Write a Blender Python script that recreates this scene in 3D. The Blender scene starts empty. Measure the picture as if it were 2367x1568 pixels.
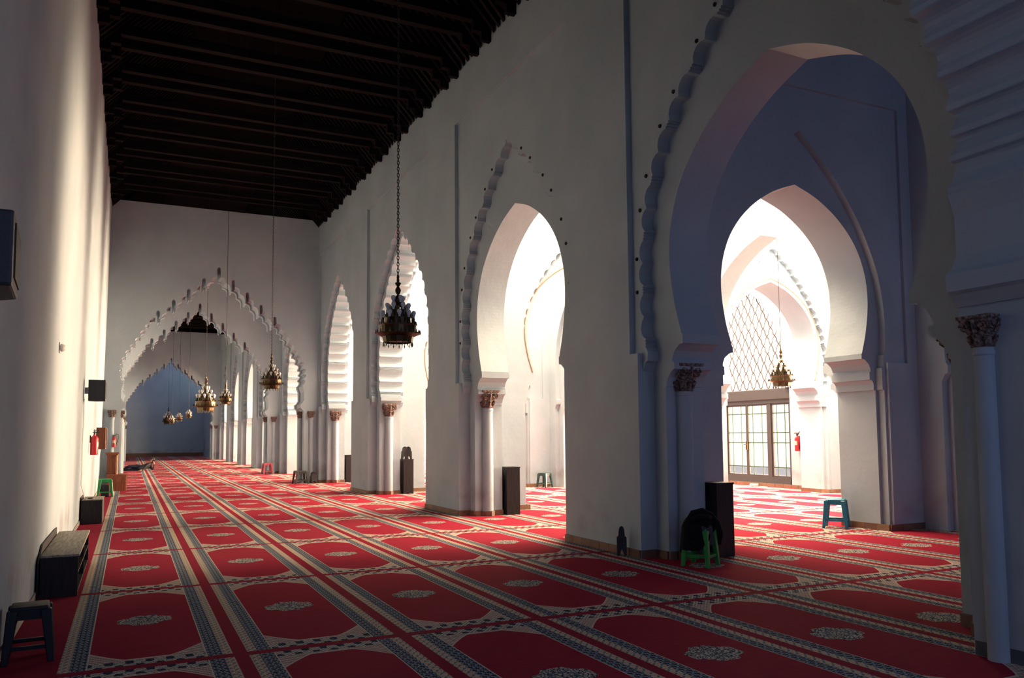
import bpy, bmesh, math, random
from mathutils import Vector, Matrix
from mathutils.geometry import tessellate_polygon
random.seed(7)
PI = math.pi
sc = bpy.context.scene
COL = sc.collection

# ------------------------------------------------------------------ camera
CAM = Vector((0.4323, -5.927, 1.5))
YAW, PITCH, ROLL = 0.4465, 0.0704, 0.0082
FPX, IMG_W = 1845.97, 2367.0
fwd = Vector((math.sin(YAW) * math.cos(PITCH), math.cos(YAW) * math.cos(PITCH), math.sin(PITCH)))
rgt = Vector((math.cos(YAW), -math.sin(YAW), 0))
dwn = -rgt.cross(fwd)
r2 = rgt * math.cos(ROLL) + dwn * math.sin(ROLL)
d2 = -rgt * math.sin(ROLL) + dwn * math.cos(ROLL)
cam_data = bpy.data.cameras.new('camera')
cam = bpy.data.objects.new('camera', cam_data)
COL.objects.link(cam)
M = Matrix((r2, -d2, -fwd)).transposed().to_4x4()
M.translation = CAM
cam.matrix_world = M
cam_data.sensor_width = 36.0
cam_data.lens = FPX / IMG_W * 36.0
cam_data.shift_y = 92.85 / IMG_W
cam_data.clip_end = 300
sc.camera = cam

# ------------------------------------------------------------------ world, light, exposure
world = bpy.data.worlds.new('sky')
sc.world = world
world.use_nodes = True
wbg = world.node_tree.nodes['Background']
wbg.inputs['Color'].default_value = (0.37, 0.44, 0.72, 1)
wbg.inputs['Strength'].default_value = 1.25
sc.view_settings.view_transform = 'Standard'
sc.view_settings.look = 'None'
sc.view_settings.gamma = 1.0
sc.view_settings.use_curve_mapping = False
sc.view_settings.exposure = -0.38
sc.cycles.use_denoising = True
sc.cycles.max_bounces = 12
sc.cycles.diffuse_bounces = 8
sc.cycles.glossy_bounces = 3
sc.cycles.sample_clamp_indirect = 8.0
sc.cycles.caustics_reflective = False
sc.cycles.caustics_refractive = False

# daylight from the courtyard behind the doors of the outer aisle: the bright facing wall, straight in, and the open sky, from all sides
DOOR_C = [6.15, 12.41, 18.5, 25.3, 32.4, 38.7, 44.7, 50.7]
STRAIGHT = [1550, 1650, 1700, 1600, 1500, 1400, 1200, 1000]
OPEN_SKY = [600, 1800, 3600, 6500, 7000, 7000, 6500, 5500]
for powers, spread in ((STRAIGHT, 46), (OPEN_SKY, 170)):
    for dc, pw in zip(DOOR_C, powers):
        L = bpy.data.lights.new('courtyard_daylight', 'AREA')
        L.shape = 'RECTANGLE'
        L.size, L.size_y = 5.4, 3.7
        L.energy = pw
        L.spread = math.radians(spread)
        L.color = (1.0, 0.68, 0.42)
        lo = bpy.data.objects.new('courtyard_daylight', L)
        lo.location = (17.75 if spread < 100 else 17.7, dc, 2.85)
        lo.rotation_euler = (0, PI / 2, 0)
        COL.objects.link(lo)

# fill lamps added under the closed roofs to brighten both aisles
FILL_Y = [6.15, 12.3, 18.4, 25.3, 32.4, 38.7, 44.7, 50.7]
for lx, pw, dc in [(14.5, 5200, y) for y in FILL_Y] + [(9.35, 2500, y) for y in FILL_Y]:
    L = bpy.data.lights.new('aisle_fill', 'AREA')
    L.shape = 'RECTANGLE'
    L.size, L.size_y = 3.0, 3.6
    L.energy = pw
    L.color = (1.0, 0.69, 0.44)
    lo = bpy.data.objects.new('aisle_fill', L)
    lo.location = (lx, dc, 8.6)
    COL.objects.link(lo)

# the sun stands over the prayer hall and falls into the courtyard
SUN = bpy.data.lights.new('sun', 'SUN')
SUN.energy = 10.0
SUN.color = (1.0, 0.93, 0.80)
SUN.angle = 0.009
sun = bpy.data.objects.new('sun', SUN)
sun.rotation_euler = (0, math.radians(-48), 0)
COL.objects.link(sun)

# ------------------------------------------------------------------ node / material helpers
class NB:
    def __init__(s, name):
        s.m = bpy.data.materials.new(name)
        s.m.use_nodes = True
        s.t = s.m.node_tree
        s.b = s.t.nodes['Principled BSDF']
    def n(s, typ, **kw):
        nd = s.t.nodes.new(typ)
        for k, v in kw.items():
            setattr(nd, k, v)
        return nd
    def set(s, sock, v):
        if isinstance(v, bpy.types.NodeSocket):
            s.t.links.new(v, sock)
        else:
            sock.default_value = v
    def math(s, op, a, b=0.0, c=0.0):
        nd = s.n('ShaderNodeMath', operation=op)
        s.set(nd.inputs[0], a); s.set(nd.inputs[1], b); s.set(nd.inputs[2], c)
        return nd.outputs[0]
    def mix(s, f, a, b):
        nd = s.n('ShaderNodeMix', data_type='RGBA')
        s.set(nd.inputs[0], f); s.set(nd.inputs[6], a); s.set(nd.inputs[7], b)
        return nd.outputs[2]
    def noise(s, scale, detail=3.0, vec=None, rough=0.55):
        nd = s.n('ShaderNodeTexNoise')
        nd.inputs['Scale'].default_value = scale
        nd.inputs['Detail'].default_value = detail
        nd.inputs['Roughness'].default_value = rough
        s.set(nd.inputs['Vector'], vec if vec is not None else s.obj())
        return nd.outputs['Fac']
    def obj(s):
        if not hasattr(s, '_tc'):
            s._tc = s.n('ShaderNodeTexCoord')
        return s._tc.outputs['Object']
    def geo(s):
        if not hasattr(s, '_g'):
            s._g = s.n('ShaderNodeNewGeometry')
        return s._g.outputs['Position']
    def ramp(s, f, p0, p1):
        nd = s.n('ShaderNodeMapRange', interpolation_type='SMOOTHSTEP')
        s.set(nd.inputs[0], f); nd.inputs[1].default_value = p0; nd.inputs[2].default_value = p1
        return nd.outputs[0]
    def bump(s, h, strength=0.2, dist=0.02):
        nd = s.n('ShaderNodeBump')
        nd.inputs['Strength'].default_value = strength
        nd.inputs['Distance'].default_value = dist
        s.set(nd.inputs['Height'], h)
        s.t.links.new(nd.outputs[0], s.b.inputs['Normal'])
    def base(s, c, rough=0.8, spec=0.3, metal=0.0):
        s.set(s.b.inputs['Base Color'], c)
        s.b.inputs['Roughness'].default_value = rough
        s.b.inputs['Specular IOR Level'].default_value = spec
        s.b.inputs['Metallic'].default_value = metal
        return s.m

def rgb(r, g, b): return (r, g, b, 1.0)

def m_plaster(name='white_plaster', bumpy=0.25):
    k = NB(name)
    pos = k.geo()
    big = k.noise(0.8, 4, pos)
    fine = k.noise(9, 5, pos, 0.65)
    c = k.mix(k.ramp(big, 0.35, 0.7), rgb(0.325, 0.405, 0.47), rgb(0.375, 0.455, 0.52))
    c = k.mix(k.math('MULTIPLY', k.ramp(fine, 0.55, 0.8), 0.25), c, rgb(0.285, 0.345, 0.40))
    # hand and shoulder grime just above the skirting
    sp = k.n('ShaderNodeSeparateXYZ'); k.t.links.new(pos, sp.inputs[0])
    z = sp.outputs[2]
    band = k.math('MULTIPLY', k.ramp(z, 0.05, 0.35), k.math('SUBTRACT', 1.0, k.ramp(z, 0.4, 0.75)))
    smud = k.math('MULTIPLY', band, k.ramp(k.noise(1.7, 3, pos), 0.42, 0.72))
    c = k.mix(k.math('MULTIPLY', smud, 0.55), c, rgb(0.19, 0.18, 0.19))
    h = k.math('ADD', k.math('MULTIPLY', k.noise(2.5, 3, pos), 1.0), k.math('MULTIPLY', fine, 0.35))
    k.bump(h, bumpy, 0.03)
    return k.base(c, 0.75, 0.25)

def m_plain(name, c, rough=0.6, spec=0.4, metal=0.0, var=0.25, scale=12, bump=0.0):
    k = NB(name)
    n = k.noise(scale, 4)
    d = rgb(*[x * (1 - var) for x in c])
    col = k.mix(n, d, rgb(*c))
    if bump: k.bump(n, bump, 0.01)
    return k.base(col, rough, spec, metal)

def m_wood(name, c0, c1, rough=0.6, scale=3, axis=2, spec=0.3):
    k = NB(name)
    mp = k.n('ShaderNodeMapping'); k.t.links.new(k.obj(), mp.inputs[0])
    sv = [14, 14, 14]; sv[axis] = 1.2
    mp.inputs['Scale'].default_value = sv
    n = k.noise(scale, 5, mp.outputs[0], 0.6)
    c = k.mix(k.ramp(n, 0.3, 0.7), rgb(*c0), rgb(*c1))
    k.bump(n, 0.15, 0.01)
    return k.base(c, rough, spec)

CW, CL = 1.16686, 2.9356
def m_carpet():
    k = NB('prayer_carpet_weave')
    sp = k.n('ShaderNodeSeparateXYZ'); k.t.links.new(k.obj(), sp.inputs[0])
    x, y = sp.outputs[0], sp.outputs[1]
    mm = k.math
    def fold(q, L): return mm('ABSOLUTE', mm('SUBTRACT', mm('FRACT', mm('DIVIDE', q, L)), 0.5))
    a, b = fold(x, CW), fold(y, CL)
    gt = lambda p, q: mm('GREATER_THAN', p, q)
    lt = lambda p, q: mm('LESS_THAN', p, q)
    def wav(q, L, ph=0.0): return mm('SINE', mm('ADD', mm('MULTIPLY', q, 2 * PI / L), ph))
    red = rgb(0.33, 0.022, 0.045); red2 = rgb(0.26, 0.016, 0.038)
    cream = rgb(0.60, 0.50, 0.36); slate = rgb(0.13, 0.17, 0.21); navy = rgb(0.022, 0.035, 0.075)
    sky = rgb(0.22, 0.30, 0.36); pink = rgb(0.42, 0.22, 0.2); pale = rgb(0.62, 0.56, 0.45)
    pile = k.noise(60, 3, k.obj(), 0.7)
    streak_map = k.n('ShaderNodeMapping'); k.t.links.new(k.obj(), streak_map.inputs[0])
    streak_map.inputs['Scale'].default_value = (2.0, 22, 1)
    streak = k.noise(2.2, 4, streak_map.outputs[0], 0.6)
    field = k.mix(k.ramp(streak, 0.3, 0.72), red2, red)
    cell = 0.052
    # motif fields
    g1 = mm('MULTIPLY', wav(x, cell * 1.3), wav(y, cell * 1.5))
    g2 = mm('MULTIPLY', wav(x, cell * 0.65, 0.6), wav(y, cell * 0.75, 0.3))
    g = mm('ADD', g1, mm('MULTIPLY', g2, 0.8))
    vor = k.n('ShaderNodeTexVoronoi', feature='DISTANCE_TO_EDGE'); vor.inputs['Scale'].default_value = 34
    k.t.links.new(k.obj(), vor.inputs['Vector'])
    vd = vor.outputs['Distance']
    crm = k.mix(gt(g, 0.35), cream, slate)
    crm = k.mix(mm('MULTIPLY', lt(g, -0.75), 0.8), crm, pink)
    blu = k.mix(gt(g, 0.28), navy, sky)
    blu = k.mix(mm('MULTIPLY', lt(g, -0.9), 0.9), blu, pale)
    # end band: dark rosettes on a pale ground
    e = mm('MULTIPLY', wav(x, 0.125), wav(y, 0.21, 0.4))
    endb = k.mix(gt(g2, 0.1), pale, slate)
    endb = k.mix(gt(mm('ADD', e, mm('MULTIPLY', g2, 0.2)), 0.18), endb, navy)
    stripes = wav(mm('ADD', x, mm('MULTIPLY', y, 0.8)), 0.045)
    span = k.mix(gt(stripes, 0.2), pale, pink)
    span = k.mix(mm('MULTIPLY', gt(g2, 0.35), 0.7), span, slate)
    # medallion
    ang = mm('ARCTAN2', mm('MULTIPLY', b, CL), mm('MULTIPLY', a, CW))
    lob = mm('MULTIPLY', mm('COSINE', mm('MULTIPLY', ang, 8)), 0.07)
    rad = mm('POWER', mm('ADD', mm('POWER', mm('DIVIDE', a, 0.190), 1.4), mm('POWER', mm('DIVIDE', b, 0.068), 1.4)), 0.714)
    rad = mm('ADD', rad, lob)
    med = k.mix(lt(vd, 0.10), pale, navy)
    med = k.mix(mm('MULTIPLY', gt(g2, 0.45), 0.7), med, slate)
    med = k.mix(gt(mm('ABSOLUTE', mm('SUBTRACT', rad, 0.42)), 0.05), slate, med)
    # assemble, centre outwards
    c = field
    c = k.mix(lt(rad, 1.0), c, med)
    t = mm('DIVIDE', mm('MAXIMUM', mm('SUBTRACT', a, 0.12), 0.0), 0.192)
    gcur = mm('SUBTRACT', 0.432, mm('MULTIPLY', mm('POWER', t, 1.2), 0.088))
    c = k.mix(gt(b, mm('SUBTRACT', gcur, 0.007)), c, pale)
    c = k.mix(gt(b, gcur), c, span)
    c = k.mix(gt(b, 0.440), c, endb)
    c = k.mix(gt(a, 0.312), c, pale)
    c = k.mix(gt(a, 0.319), c, blu)
    c = k.mix(gt(a, 0.402), c, crm)
    edge = mm('MAXIMUM', gt(a, 0.459), gt(b, 0.4835))
    c = k.mix(edge, c, red2)
    # plain red border along the left wall
    c = k.mix(lt(x, 0.045), c, red2)
    c = k.mix(mm('MULTIPLY', k.ramp(pile, 0.3, 0.8), 0.22), c, rgb(0.05, 0.01, 0.02))
    k.bump(k.math('ADD', pile, streak), 0.25, 0.01)
    return k.base(c, 1.0, 0.04)

def m_capital():
    k = NB('carved_stone')
    n = k.noise(28, 4)
    c = k.mix(k.ramp(n, 0.35, 0.65), rgb(0.07, 0.05, 0.05), rgb(0.30, 0.225, 0.20))
    k.bump(n, 0.6, 0.02)
    return k.base(c, 0.8, 0.2)

def m_tile():
    k = NB('brown_skirting_tile')
    oi = k.n('ShaderNodeObjectInfo')
    n = k.noise(14, 4, k.geo())
    c = k.mix(n, rgb(0.13, 0.065, 0.04), rgb(0.26, 0.14, 0.085))
    c = k.mix(k.math('MULTIPLY', oi.outputs['Random'], 0.55), c, rgb(0.09, 0.05, 0.04))
    return k.base(c, 0.55, 0.4)

MAT = {}
MAT['plaster'] = m_plaster()
MAT['carpet'] = m_carpet()
MAT['capital'] = m_capital()
MAT['tile'] = m_tile()
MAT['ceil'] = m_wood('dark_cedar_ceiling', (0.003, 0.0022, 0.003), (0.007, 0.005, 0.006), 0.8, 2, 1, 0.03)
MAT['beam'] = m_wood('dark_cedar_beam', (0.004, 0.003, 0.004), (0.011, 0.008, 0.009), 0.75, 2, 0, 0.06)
MAT['stone'] = m_plain('grey_floor_stone', (0.3, 0.28, 0.26), 0.7)
MAT['brass'] = m_plain('aged_brass', (0.11, 0.075, 0.038), 0.36, 0.5, 0.9, 0.6, 30)
MAT['iron'] = m_plain('blackened_iron', (0.03, 0.026, 0.026), 0.5, 0.5, 0.6, 0.3, 30)
MAT['bulb'] = m_plain('frosted_bulb_glass', (0.72, 0.72, 0.7), 0.2, 0.6, 0, 0.05)
MAT['red_glass'] = m_plain('red_enamel', (0.30, 0.03, 0.03), 0.3, 0.5, 0, 0.3)
MAT['blackwood'] = m_wood('black_painted_wood', (0.010, 0.009, 0.012), (0.022, 0.018, 0.022), 0.45, 3, 2)
MAT['greytop'] = m_wood('worn_grey_wood', (0.20, 0.19, 0.16), (0.36, 0.34, 0.30), 0.7, 3, 1)
MAT['redwood'] = m_wood('reddish_wood', (0.12, 0.035, 0.02), (0.26, 0.085, 0.04), 0.45, 3, 2)
MAT['orangewood'] = m_wood('varnished_wood', (0.30, 0.11, 0.05), (0.55, 0.24, 0.11), 0.4, 3, 2)
MAT['black'] = m_plain('black_plastic', (0.012, 0.013, 0.018), 0.45, 0.5, 0, 0.3)
MAT['darknavy'] = m_plain('dark_navy_plastic', (0.010, 0.012, 0.022), 0.5, 0.3, 0, 0.2)
MAT['green'] = m_plain('green_plastic', (0.010, 0.26, 0.055), 0.38, 0.5, 0, 0.15)
MAT['darkgreen'] = m_plain('dark_green_plastic', (0.008, 0.05, 0.05), 0.4, 0.5, 0, 0.15)
MAT['teal'] = m_plain('teal_blue_plastic', (0.02, 0.20, 0.33), 0.38, 0.5, 0, 0.15)
MAT['maroon'] = m_plain('maroon_plastic', (0.20, 0.02, 0.04), 0.4, 0.5, 0, 0.2)
MAT['blue'] = m_plain('blue_plastic', (0.012, 0.04, 0.30), 0.4, 0.5, 0, 0.15)
MAT['lime'] = m_plain('yellow_green_plastic', (0.42, 0.55, 0.04), 0.4, 0.5, 0, 0.15)
MAT['extred'] = m_plain('red_enamel_paint', (0.42, 0.012, 0.022), 0.3, 0.5, 0, 0.15)
MAT['extlabel'] = m_plain('cream_paper', (0.6, 0.5, 0.4), 0.6, 0.3, 0, 0.2)
MAT['white'] = m_plain('white_plastic', (0.7, 0.68, 0.62), 0.4, 0.5, 0, 0.1)
MAT['grille'] = m_plain('dark_painted_iron', (0.055, 0.05, 0.055), 0.5, 0.4, 0.2, 0.25)
MAT['gridgreen'] = m_plain('green_painted_iron', (0.03, 0.075, 0.04), 0.5, 0.4, 0.2, 0.25)
MAT['cloth'] = m_plain('black_wool_cloth', (0.010, 0.010, 0.015), 0.95, 0.1, 0, 0.5, 40, 0.5)
MAT['lining'] = m_plain('grey_lining_cloth', (0.055, 0.055, 0.075), 0.9, 0.15, 0, 0.4, 30, 0.3)
MAT['skin'] = m_plain('skin', (0.42, 0.24, 0.16), 0.55, 0.4, 0, 0.1)
MAT['hair'] = m_plain('black_hair', (0.012, 0.010, 0.010), 0.6, 0.3, 0, 0.3, 60, 0.4)
MAT['jacket'] = m_plain('charcoal_jacket', (0.045, 0.045, 0.052), 0.9, 0.15, 0, 0.3, 30, 0.3)
MAT['trousers'] = m_plain('dark_navy_trousers', (0.012, 0.018, 0.045), 0.9, 0.15, 0, 0.3, 30, 0.3)
MAT['hole'] = m_plain('rusty_iron', (0.02, 0.012, 0.01), 0.8, 0.2, 0, 0.3)
MAT['redcarpet'] = m_plain('red_carpet_roll', (0.35, 0.02, 0.04), 0.95, 0.1, 0, 0.3)
MAT['stonewhite'] = m_plain('white_stone', (0.65, 0.63, 0.6), 0.6, 0.3, 0, 0.2)
MAT['ring'] = m_plain('ochre_painted_line', (0.45, 0.30, 0.19), 0.8, 0.2, 0, 0.4, 20)

# ------------------------------------------------------------------ mesh helpers
def obj(name, bm, mat, parent=None, loc=None, rz=0.0, smooth=False):
    me = bpy.data.meshes.new(name)
    bmesh.ops.recalc_face_normals(bm, faces=bm.faces)
    bm.to_mesh(me); bm.free()
    if smooth:
        for p in me.polygons: p.use_smooth = True
        if smooth == 'auto':
            try: me.set_sharp_from_angle(angle=math.radians(40))
            except Exception: pass
    for mt in (mat if isinstance(mat, (list, tuple)) else [mat]):
        me.materials.append(MAT[mt])
    o = bpy.data.objects.new(name, me)
    COL.objects.link(o)
    if parent: o.parent = parent
    if loc is not None: o.location = loc
    if rz: o.rotation_euler[2] = rz
    return o

def inst(name, me, parent=None, loc=(0, 0, 0), rz=0.0):
    o = bpy.data.objects.new(name, me)
    COL.objects.link(o)
    o.location = loc; o.rotation_euler[2] = rz
    if parent: o.parent = parent
    return o

def tag(o, label, cat, group=None, kind=None):
    o['label'] = label; o['category'] = cat
    if group: o['group'] = group
    if kind: o['kind'] = kind
    return o

def empty(name, loc=(0, 0, 0), rz=0.0):
    o = bpy.data.objects.new(name, None)
    o.empty_display_size = 0.1
    COL.objects.link(o)
    o.location = loc; o.rotation_euler[2] = rz
    return o

def copy_tree(o, parent=None):
    c = o.copy(); COL.objects.link(c)
    if parent: c.parent = parent
    for ch in o.children: copy_tree(ch, c)
    return c

def box(bm, x0, x1, y0, y1, z0, z1):
    v = [bm.verts.new(p) for p in ((x0, y0, z0), (x1, y0, z0), (x1, y1, z0), (x0, y1, z0), (x0, y0, z1), (x1, y0, z1), (x1, y1, z1), (x0, y1, z1))]
    for f in ((0, 3, 2, 1), (4, 5, 6, 7), (0, 1, 5, 4), (1, 2, 6, 5), (2, 3, 7, 6), (3, 0, 4, 7)):
        bm.faces.new([v[i] for i in f])
    return v

def frus(bm, c0, s0, c1, s1):
    """tapered square bar from centre c0 (half sizes s0) to c1 (s1)"""
    v = []
    for c, s in ((c0, s0), (c1, s1)):
        for sx, sy in ((-1, -1), (1, -1), (1, 1), (-1, 1)):
            v.append(bm.verts.new((c[0] + sx * s[0], c[1] + sy * s[1], c[2])))
    for f in ((0, 3, 2, 1), (4, 5, 6, 7), (0, 1, 5, 4), (1, 2, 6, 5), (2, 3, 7, 6), (3, 0, 4, 7)):
        bm.faces.new([v[i] for i in f])

def lathe(bm, prof, seg=16, c=(0, 0, 0), a0=0.0, a1=2 * PI):
    full = abs(a1 - a0 - 2 * PI) < 1e-6
    n = seg if full else seg + 1
    rings = []
    for r, z in prof:
        if r < 1e-6:
            rings.append([bm.verts.new((c[0], c[1], c[2] + z))])
        else:
            rings.append([bm.verts.new((c[0] + r * math.cos(a0 + (a1 - a0) * i / seg), c[1] + r * math.sin(a0 + (a1 - a0) * i / seg), c[2] + z)) for i in range(n)])
    for A, B in zip(rings, rings[1:]):
        m = seg
        for i in range(m):
            j = (i + 1) % n
            if len(A) == 1 and len(B) == 1: continue
            if len(A) == 1: bm.faces.new((A[0], B[j], B[i]))
            elif len(B) == 1: bm.faces.new((A[i], A[j], B[0]))
            else: bm.faces.new((A[i], A[j], B[j], B[i]))

def tube(bm, pts, r, seg=8, cap=True):
    pts = [Vector(p) for p in pts]
    rings = []
    up = Vector((0, 0, 1))
    for i, p in enumerate(pts):
        d = (pts[min(i + 1, len(pts) - 1)] - pts[max(i - 1, 0)]).normalized()
        a = d.cross(up if abs(d.z) < 0.95 else Vector((1, 0, 0))).normalized()
        b = d.cross(a)
        rr = r[i] if isinstance(r, (list, tuple)) else r
        rings.append([bm.verts.new(p + a * rr * math.cos(2 * PI * k / seg) + b * rr * math.sin(2 * PI * k / seg)) for k in range(seg)])
    for A, B in zip(rings, rings[1:]):
        for k in range(seg):
            bm.faces.new((A[k], A[(k + 1) % seg], B[(k + 1) % seg], B[k]))
    if cap:
        bm.faces.new(rings[0][::-1]); bm.faces.new(rings[-1])

def prism(bm, poly, axis, t0, t1):
    """extrude a simple polygon of (s, z) along axis 'X' (s is Y) or 'Y' (s is X)"""
    P = [Vector((s, z, 0)) for s, z in poly]
    tris = tessellate_polygon([P])
    def mk(s, z, t): return (t, s, z) if axis == 'X' else (s, t, z)
    A = [bm.verts.new(mk(p.x, p.y, t0)) for p in P]
    B = [bm.verts.new(mk(p.x, p.y, t1)) for p in P]
    for t in tris:
        for V in (A, B):
            try: bm.faces.new([V[i] for i in t])
            except ValueError: pass
    n = len(P)
    for i in range(n):
        j = (i + 1) % n
        bm.faces.new((A[i], A[j], B[j], B[i]))

def bevel(bm, w, seg=2):
    bmesh.ops.bevel(bm, geom=list(bm.edges), offset=w, segments=seg, affect='EDGES', profile=0.6)

# ------------------------------------------------------------------ arch outlines: right half as (half width, z), from crown to springing
def smooth_curve(pts, n=8):
    out = []
    P = [pts[0]] + list(pts) + [pts[-1]]
    for i in range(1, len(P) - 2):
        p0, p1, p2, p3 = P[i - 1], P[i], P[i + 1], P[i + 2]
        for k in range(n):
            t = k / n
            out.append(tuple(0.5 * ((2 * p1[d]) + (-p0[d] + p2[d]) * t + (2 * p0[d] - 5 * p1[d] + 4 * p2[d] - p3[d]) * t * t + (-p0[d] + 3 * p1[d] - 3 * p2[d] + p3[d]) * t ** 3) for d in (0, 1)))
    out.append(tuple(pts[-1]))
    return out

def resample(curve):
    L = [0.0]
    for a, b in zip(curve, curve[1:]): L.append(L[-1] + math.dist(a, b))
    def at(s):
        s = max(0, min(L[-1], s))
        for i in range(len(L) - 1):
            if s <= L[i + 1] + 1e-9:
                t = (s - L[i]) / max(1e-9, L[i + 1] - L[i])
                return (curve[i][0] + (curve[i + 1][0] - curve[i][0]) * t, curve[i][1] + (curve[i + 1][1] - curve[i][1]) * t)
        return curve[-1]
    return L[-1], at

def lobed(curve, lobe=0.27, ledge=0.10, depth=0.085, seg=6):
    """turn a smooth right-half curve (crown to springing) into lobes, with a stack of fine fillets after each pair"""
    tot, at = resample(curve)
    n = max(1, round(tot / (2 * lobe + ledge)))
    k = tot / (n * (2 * lobe + ledge))
    lobe, ledge = lobe * k, ledge * k
    out, s = [], 0.0
    def nrm(p, q):
        dx, dz = q[0] - p[0], q[1] - p[1]
        m = math.hypot(dx, dz) or 1
        return (-dz / m, dx / m)          # away from the opening (to the right going down)
    def seg_lobe(s0, ln, dep):
        p, q = at(s0), at(s0 + ln)
        nx, nz = nrm(p, q)
        if nx < 0: nx, nz = -nx, -nz
        for i in range(seg):
            t = i / seg
            h = dep * math.sin(PI * t) ** 0.7 if 0 < t < 1 else 0
            out.append((p[0] + (q[0] - p[0]) * t + nx * h, p[1] + (q[1] - p[1]) * t + nz * h))
    for i in range(n):
        seg_lobe(s, lobe, depth); s += lobe
        seg_lobe(s, lobe, depth); s += lobe
        p, q = at(s), at(s + ledge)
        nx, nz = nrm(p, q)
        if nx < 0: nx, nz = -nx, -nz
        for j in range(3):
            t0, t1 = j / 3, (j + 0.55) / 3
            out.append((p[0] + (q[0] - p[0]) * t0 - nx * 0.012, p[1] + (q[1] - p[1]) * t0 - nz * 0.012))
            out.append((p[0] + (q[0] - p[0]) * t1 + nx * 0.016, p[1] + (q[1] - p[1]) * t1 + nz * 0.016))
        s += ledge
    out.append(curve[-1])
    return out

FRAME = smooth_curve([(0.0, 6.44), (0.34, 6.27), (0.78, 5.93), (1.25, 5.50), (1.66, 5.0), (1.93, 4.45), (2.06, 3.9), (2.09, 3.3), (2.05, 2.56)], 10)
SHOE = smooth_curve([(0.0, 5.47), (0.55, 5.28), (1.08, 4.96), (1.48, 4.55), (1.70, 4.08), (1.755, 3.6), (1.68, 3.1), (1.55, 2.69)], 8)
CORBEL = [(1.53, 2.69), (1.53, 2.575), (1.60, 2.565), (1.69, 2.50), (1.735, 2.42), (1.745, 2.37), (1.70, 2.37), (1.70, 2.28), (1.76, 2.26), (1.83, 2.19), (1.865, 2.12), (1.865, 2.08), (1.885, 2.08)]
F_W = 2.13          # half opening of the outer order at the floor
def half_frame(lob=True):
    c = lobed(FRAME) if lob else list(FRAME)
    return [(0.0, 6.58), (0.035, 6.5)] + c[1:] + [(2.02, 2.52), (2.02, 2.40), (2.07, 2.38), (F_W, 2.28), (F_W, 0)]
def half_shoe():
    return list(SHOE) + CORBEL + [(1.885, 0)]
def half_scallop():
    c = [(x * 0.90, 2.62 + (z - 2.62) * 0.965) for x, z in lobed(FRAME)]
    return [(0.0, 6.44), (0.03, 6.36)] + c[1:] + [(1.80, 2.60), (1.80, 2.52), (1.74, 2.52), (1.74, 2.43), (1.79, 2.41), (1.85, 2.33), (1.87, 2.24), (1.885, 2.24), (1.885, 0)]
def half_alfiz(top=7.6):
    return [(0, top), (2.3, top), (2.3, 2.5), (F_W, 2.5), (F_W, 0)]

def notch(half, c, k, zk=1.0):
    """floor-to-floor outline of an opening centred on c: left floor, up, over, down to right floor"""
    R = [(c + h * k, z * zk) for h, z in half]
    Lf = [(c - h * k, z * zk) for h, z in half]
    return Lf[::-1] + (R[1:] if half[0][0] == 0 else R)

def arcade_layer(bm, axis, t0, t1, s0, s1, H, notches):
    poly = [(s0, 0.0)]
    for nt in notches: poly += nt
    poly += [(s1, 0.0), (s1, H), (s0, H)]
    prism(bm, poly, axis, t0, t1)

# ------------------------------------------------------------------ the plan
XA, XL, XT, H = 6.067, -0.335, -0.205, 8.64
def wx(z): return XL + (XT - XL) * z / H          # the left wall leans back a little
Y_NEAR, Y_END = -9.0, 66.0
ARCH = [(-7.9, -3.8, 'P'), (-1.98, 2.25, 'P'), (4.1, 8.2, 'P'), (10.08, 14.6, 'S'), (16.35, 20.6, 'S'), (22.5, 28.1, 'S'), (30.0, 34.9, 'P'), (36.7, 40.8, 'P'), (42.6, 46.8, 'P'), (48.6, 52.6, 'P'), (55.2, 60.0, 'P')]
X1, X2, X3, X4 = 6.14, 6.30, 6.86, 7.0
def arch_ck(a): return (a[0] + a[1]) / 2, (a[1] - a[0]) / 2 / F_W

# --- floor and carpet
bm = bmesh.new(); box(bm, XL - 0.4, 17.4, Y_NEAR, Y_END + 0.3, -0.2, -0.012)
tag(obj('floor', bm, 'stone'), 'stone floor slab under the red prayer carpet', 'floor', kind='structure')
bm = bmesh.new(); box(bm, XL, 16.75, Y_NEAR, Y_END, -0.012, 0.0)
tag(obj('carpet', bm, 'carpet'), 'red prayer carpet woven with rows of bordered mats and medallions', 'carpet')
# courtyard paving beyond the doors
bm = bmesh.new(); box(bm, 17.4, 40, -9, 66, -0.3, -0.1)
tag(obj('courtyard_paving', bm, 'stonewhite'), 'pale stone courtyard paving beyond the grille doors', 'paving', kind='structure')

bm = bmesh.new(); box(bm, 40, 40.5, -9, 66, -0.1, 13)
tag(obj('courtyard_facade', bm, 'stonewhite'), 'sunlit white wall on the far side of the courtyard', 'wall', kind='structure')

# --- left wall
bm = bmesh.new()
prism(bm, [(XL - 0.4, 0), (XL, 0), (XT, H + 0.2), (XT, H + 2.4), (XL - 0.4, H + 2.4)], 'Y', Y_NEAR, Y_END)
tag(obj('wall_left', bm, 'plaster'), 'long plain white plaster wall with the loudspeakers on it', 'wall', kind='structure')

bm = bmesh.new(); box(bm, XL - 0.01, XL + 0.014, Y_NEAR, Y_END, 0, 0.075)
tag(obj('baseboard_left', bm, 'stone'), 'low grey skirting strip along the foot of the left wall', 'baseboard', kind='structure')

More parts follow.
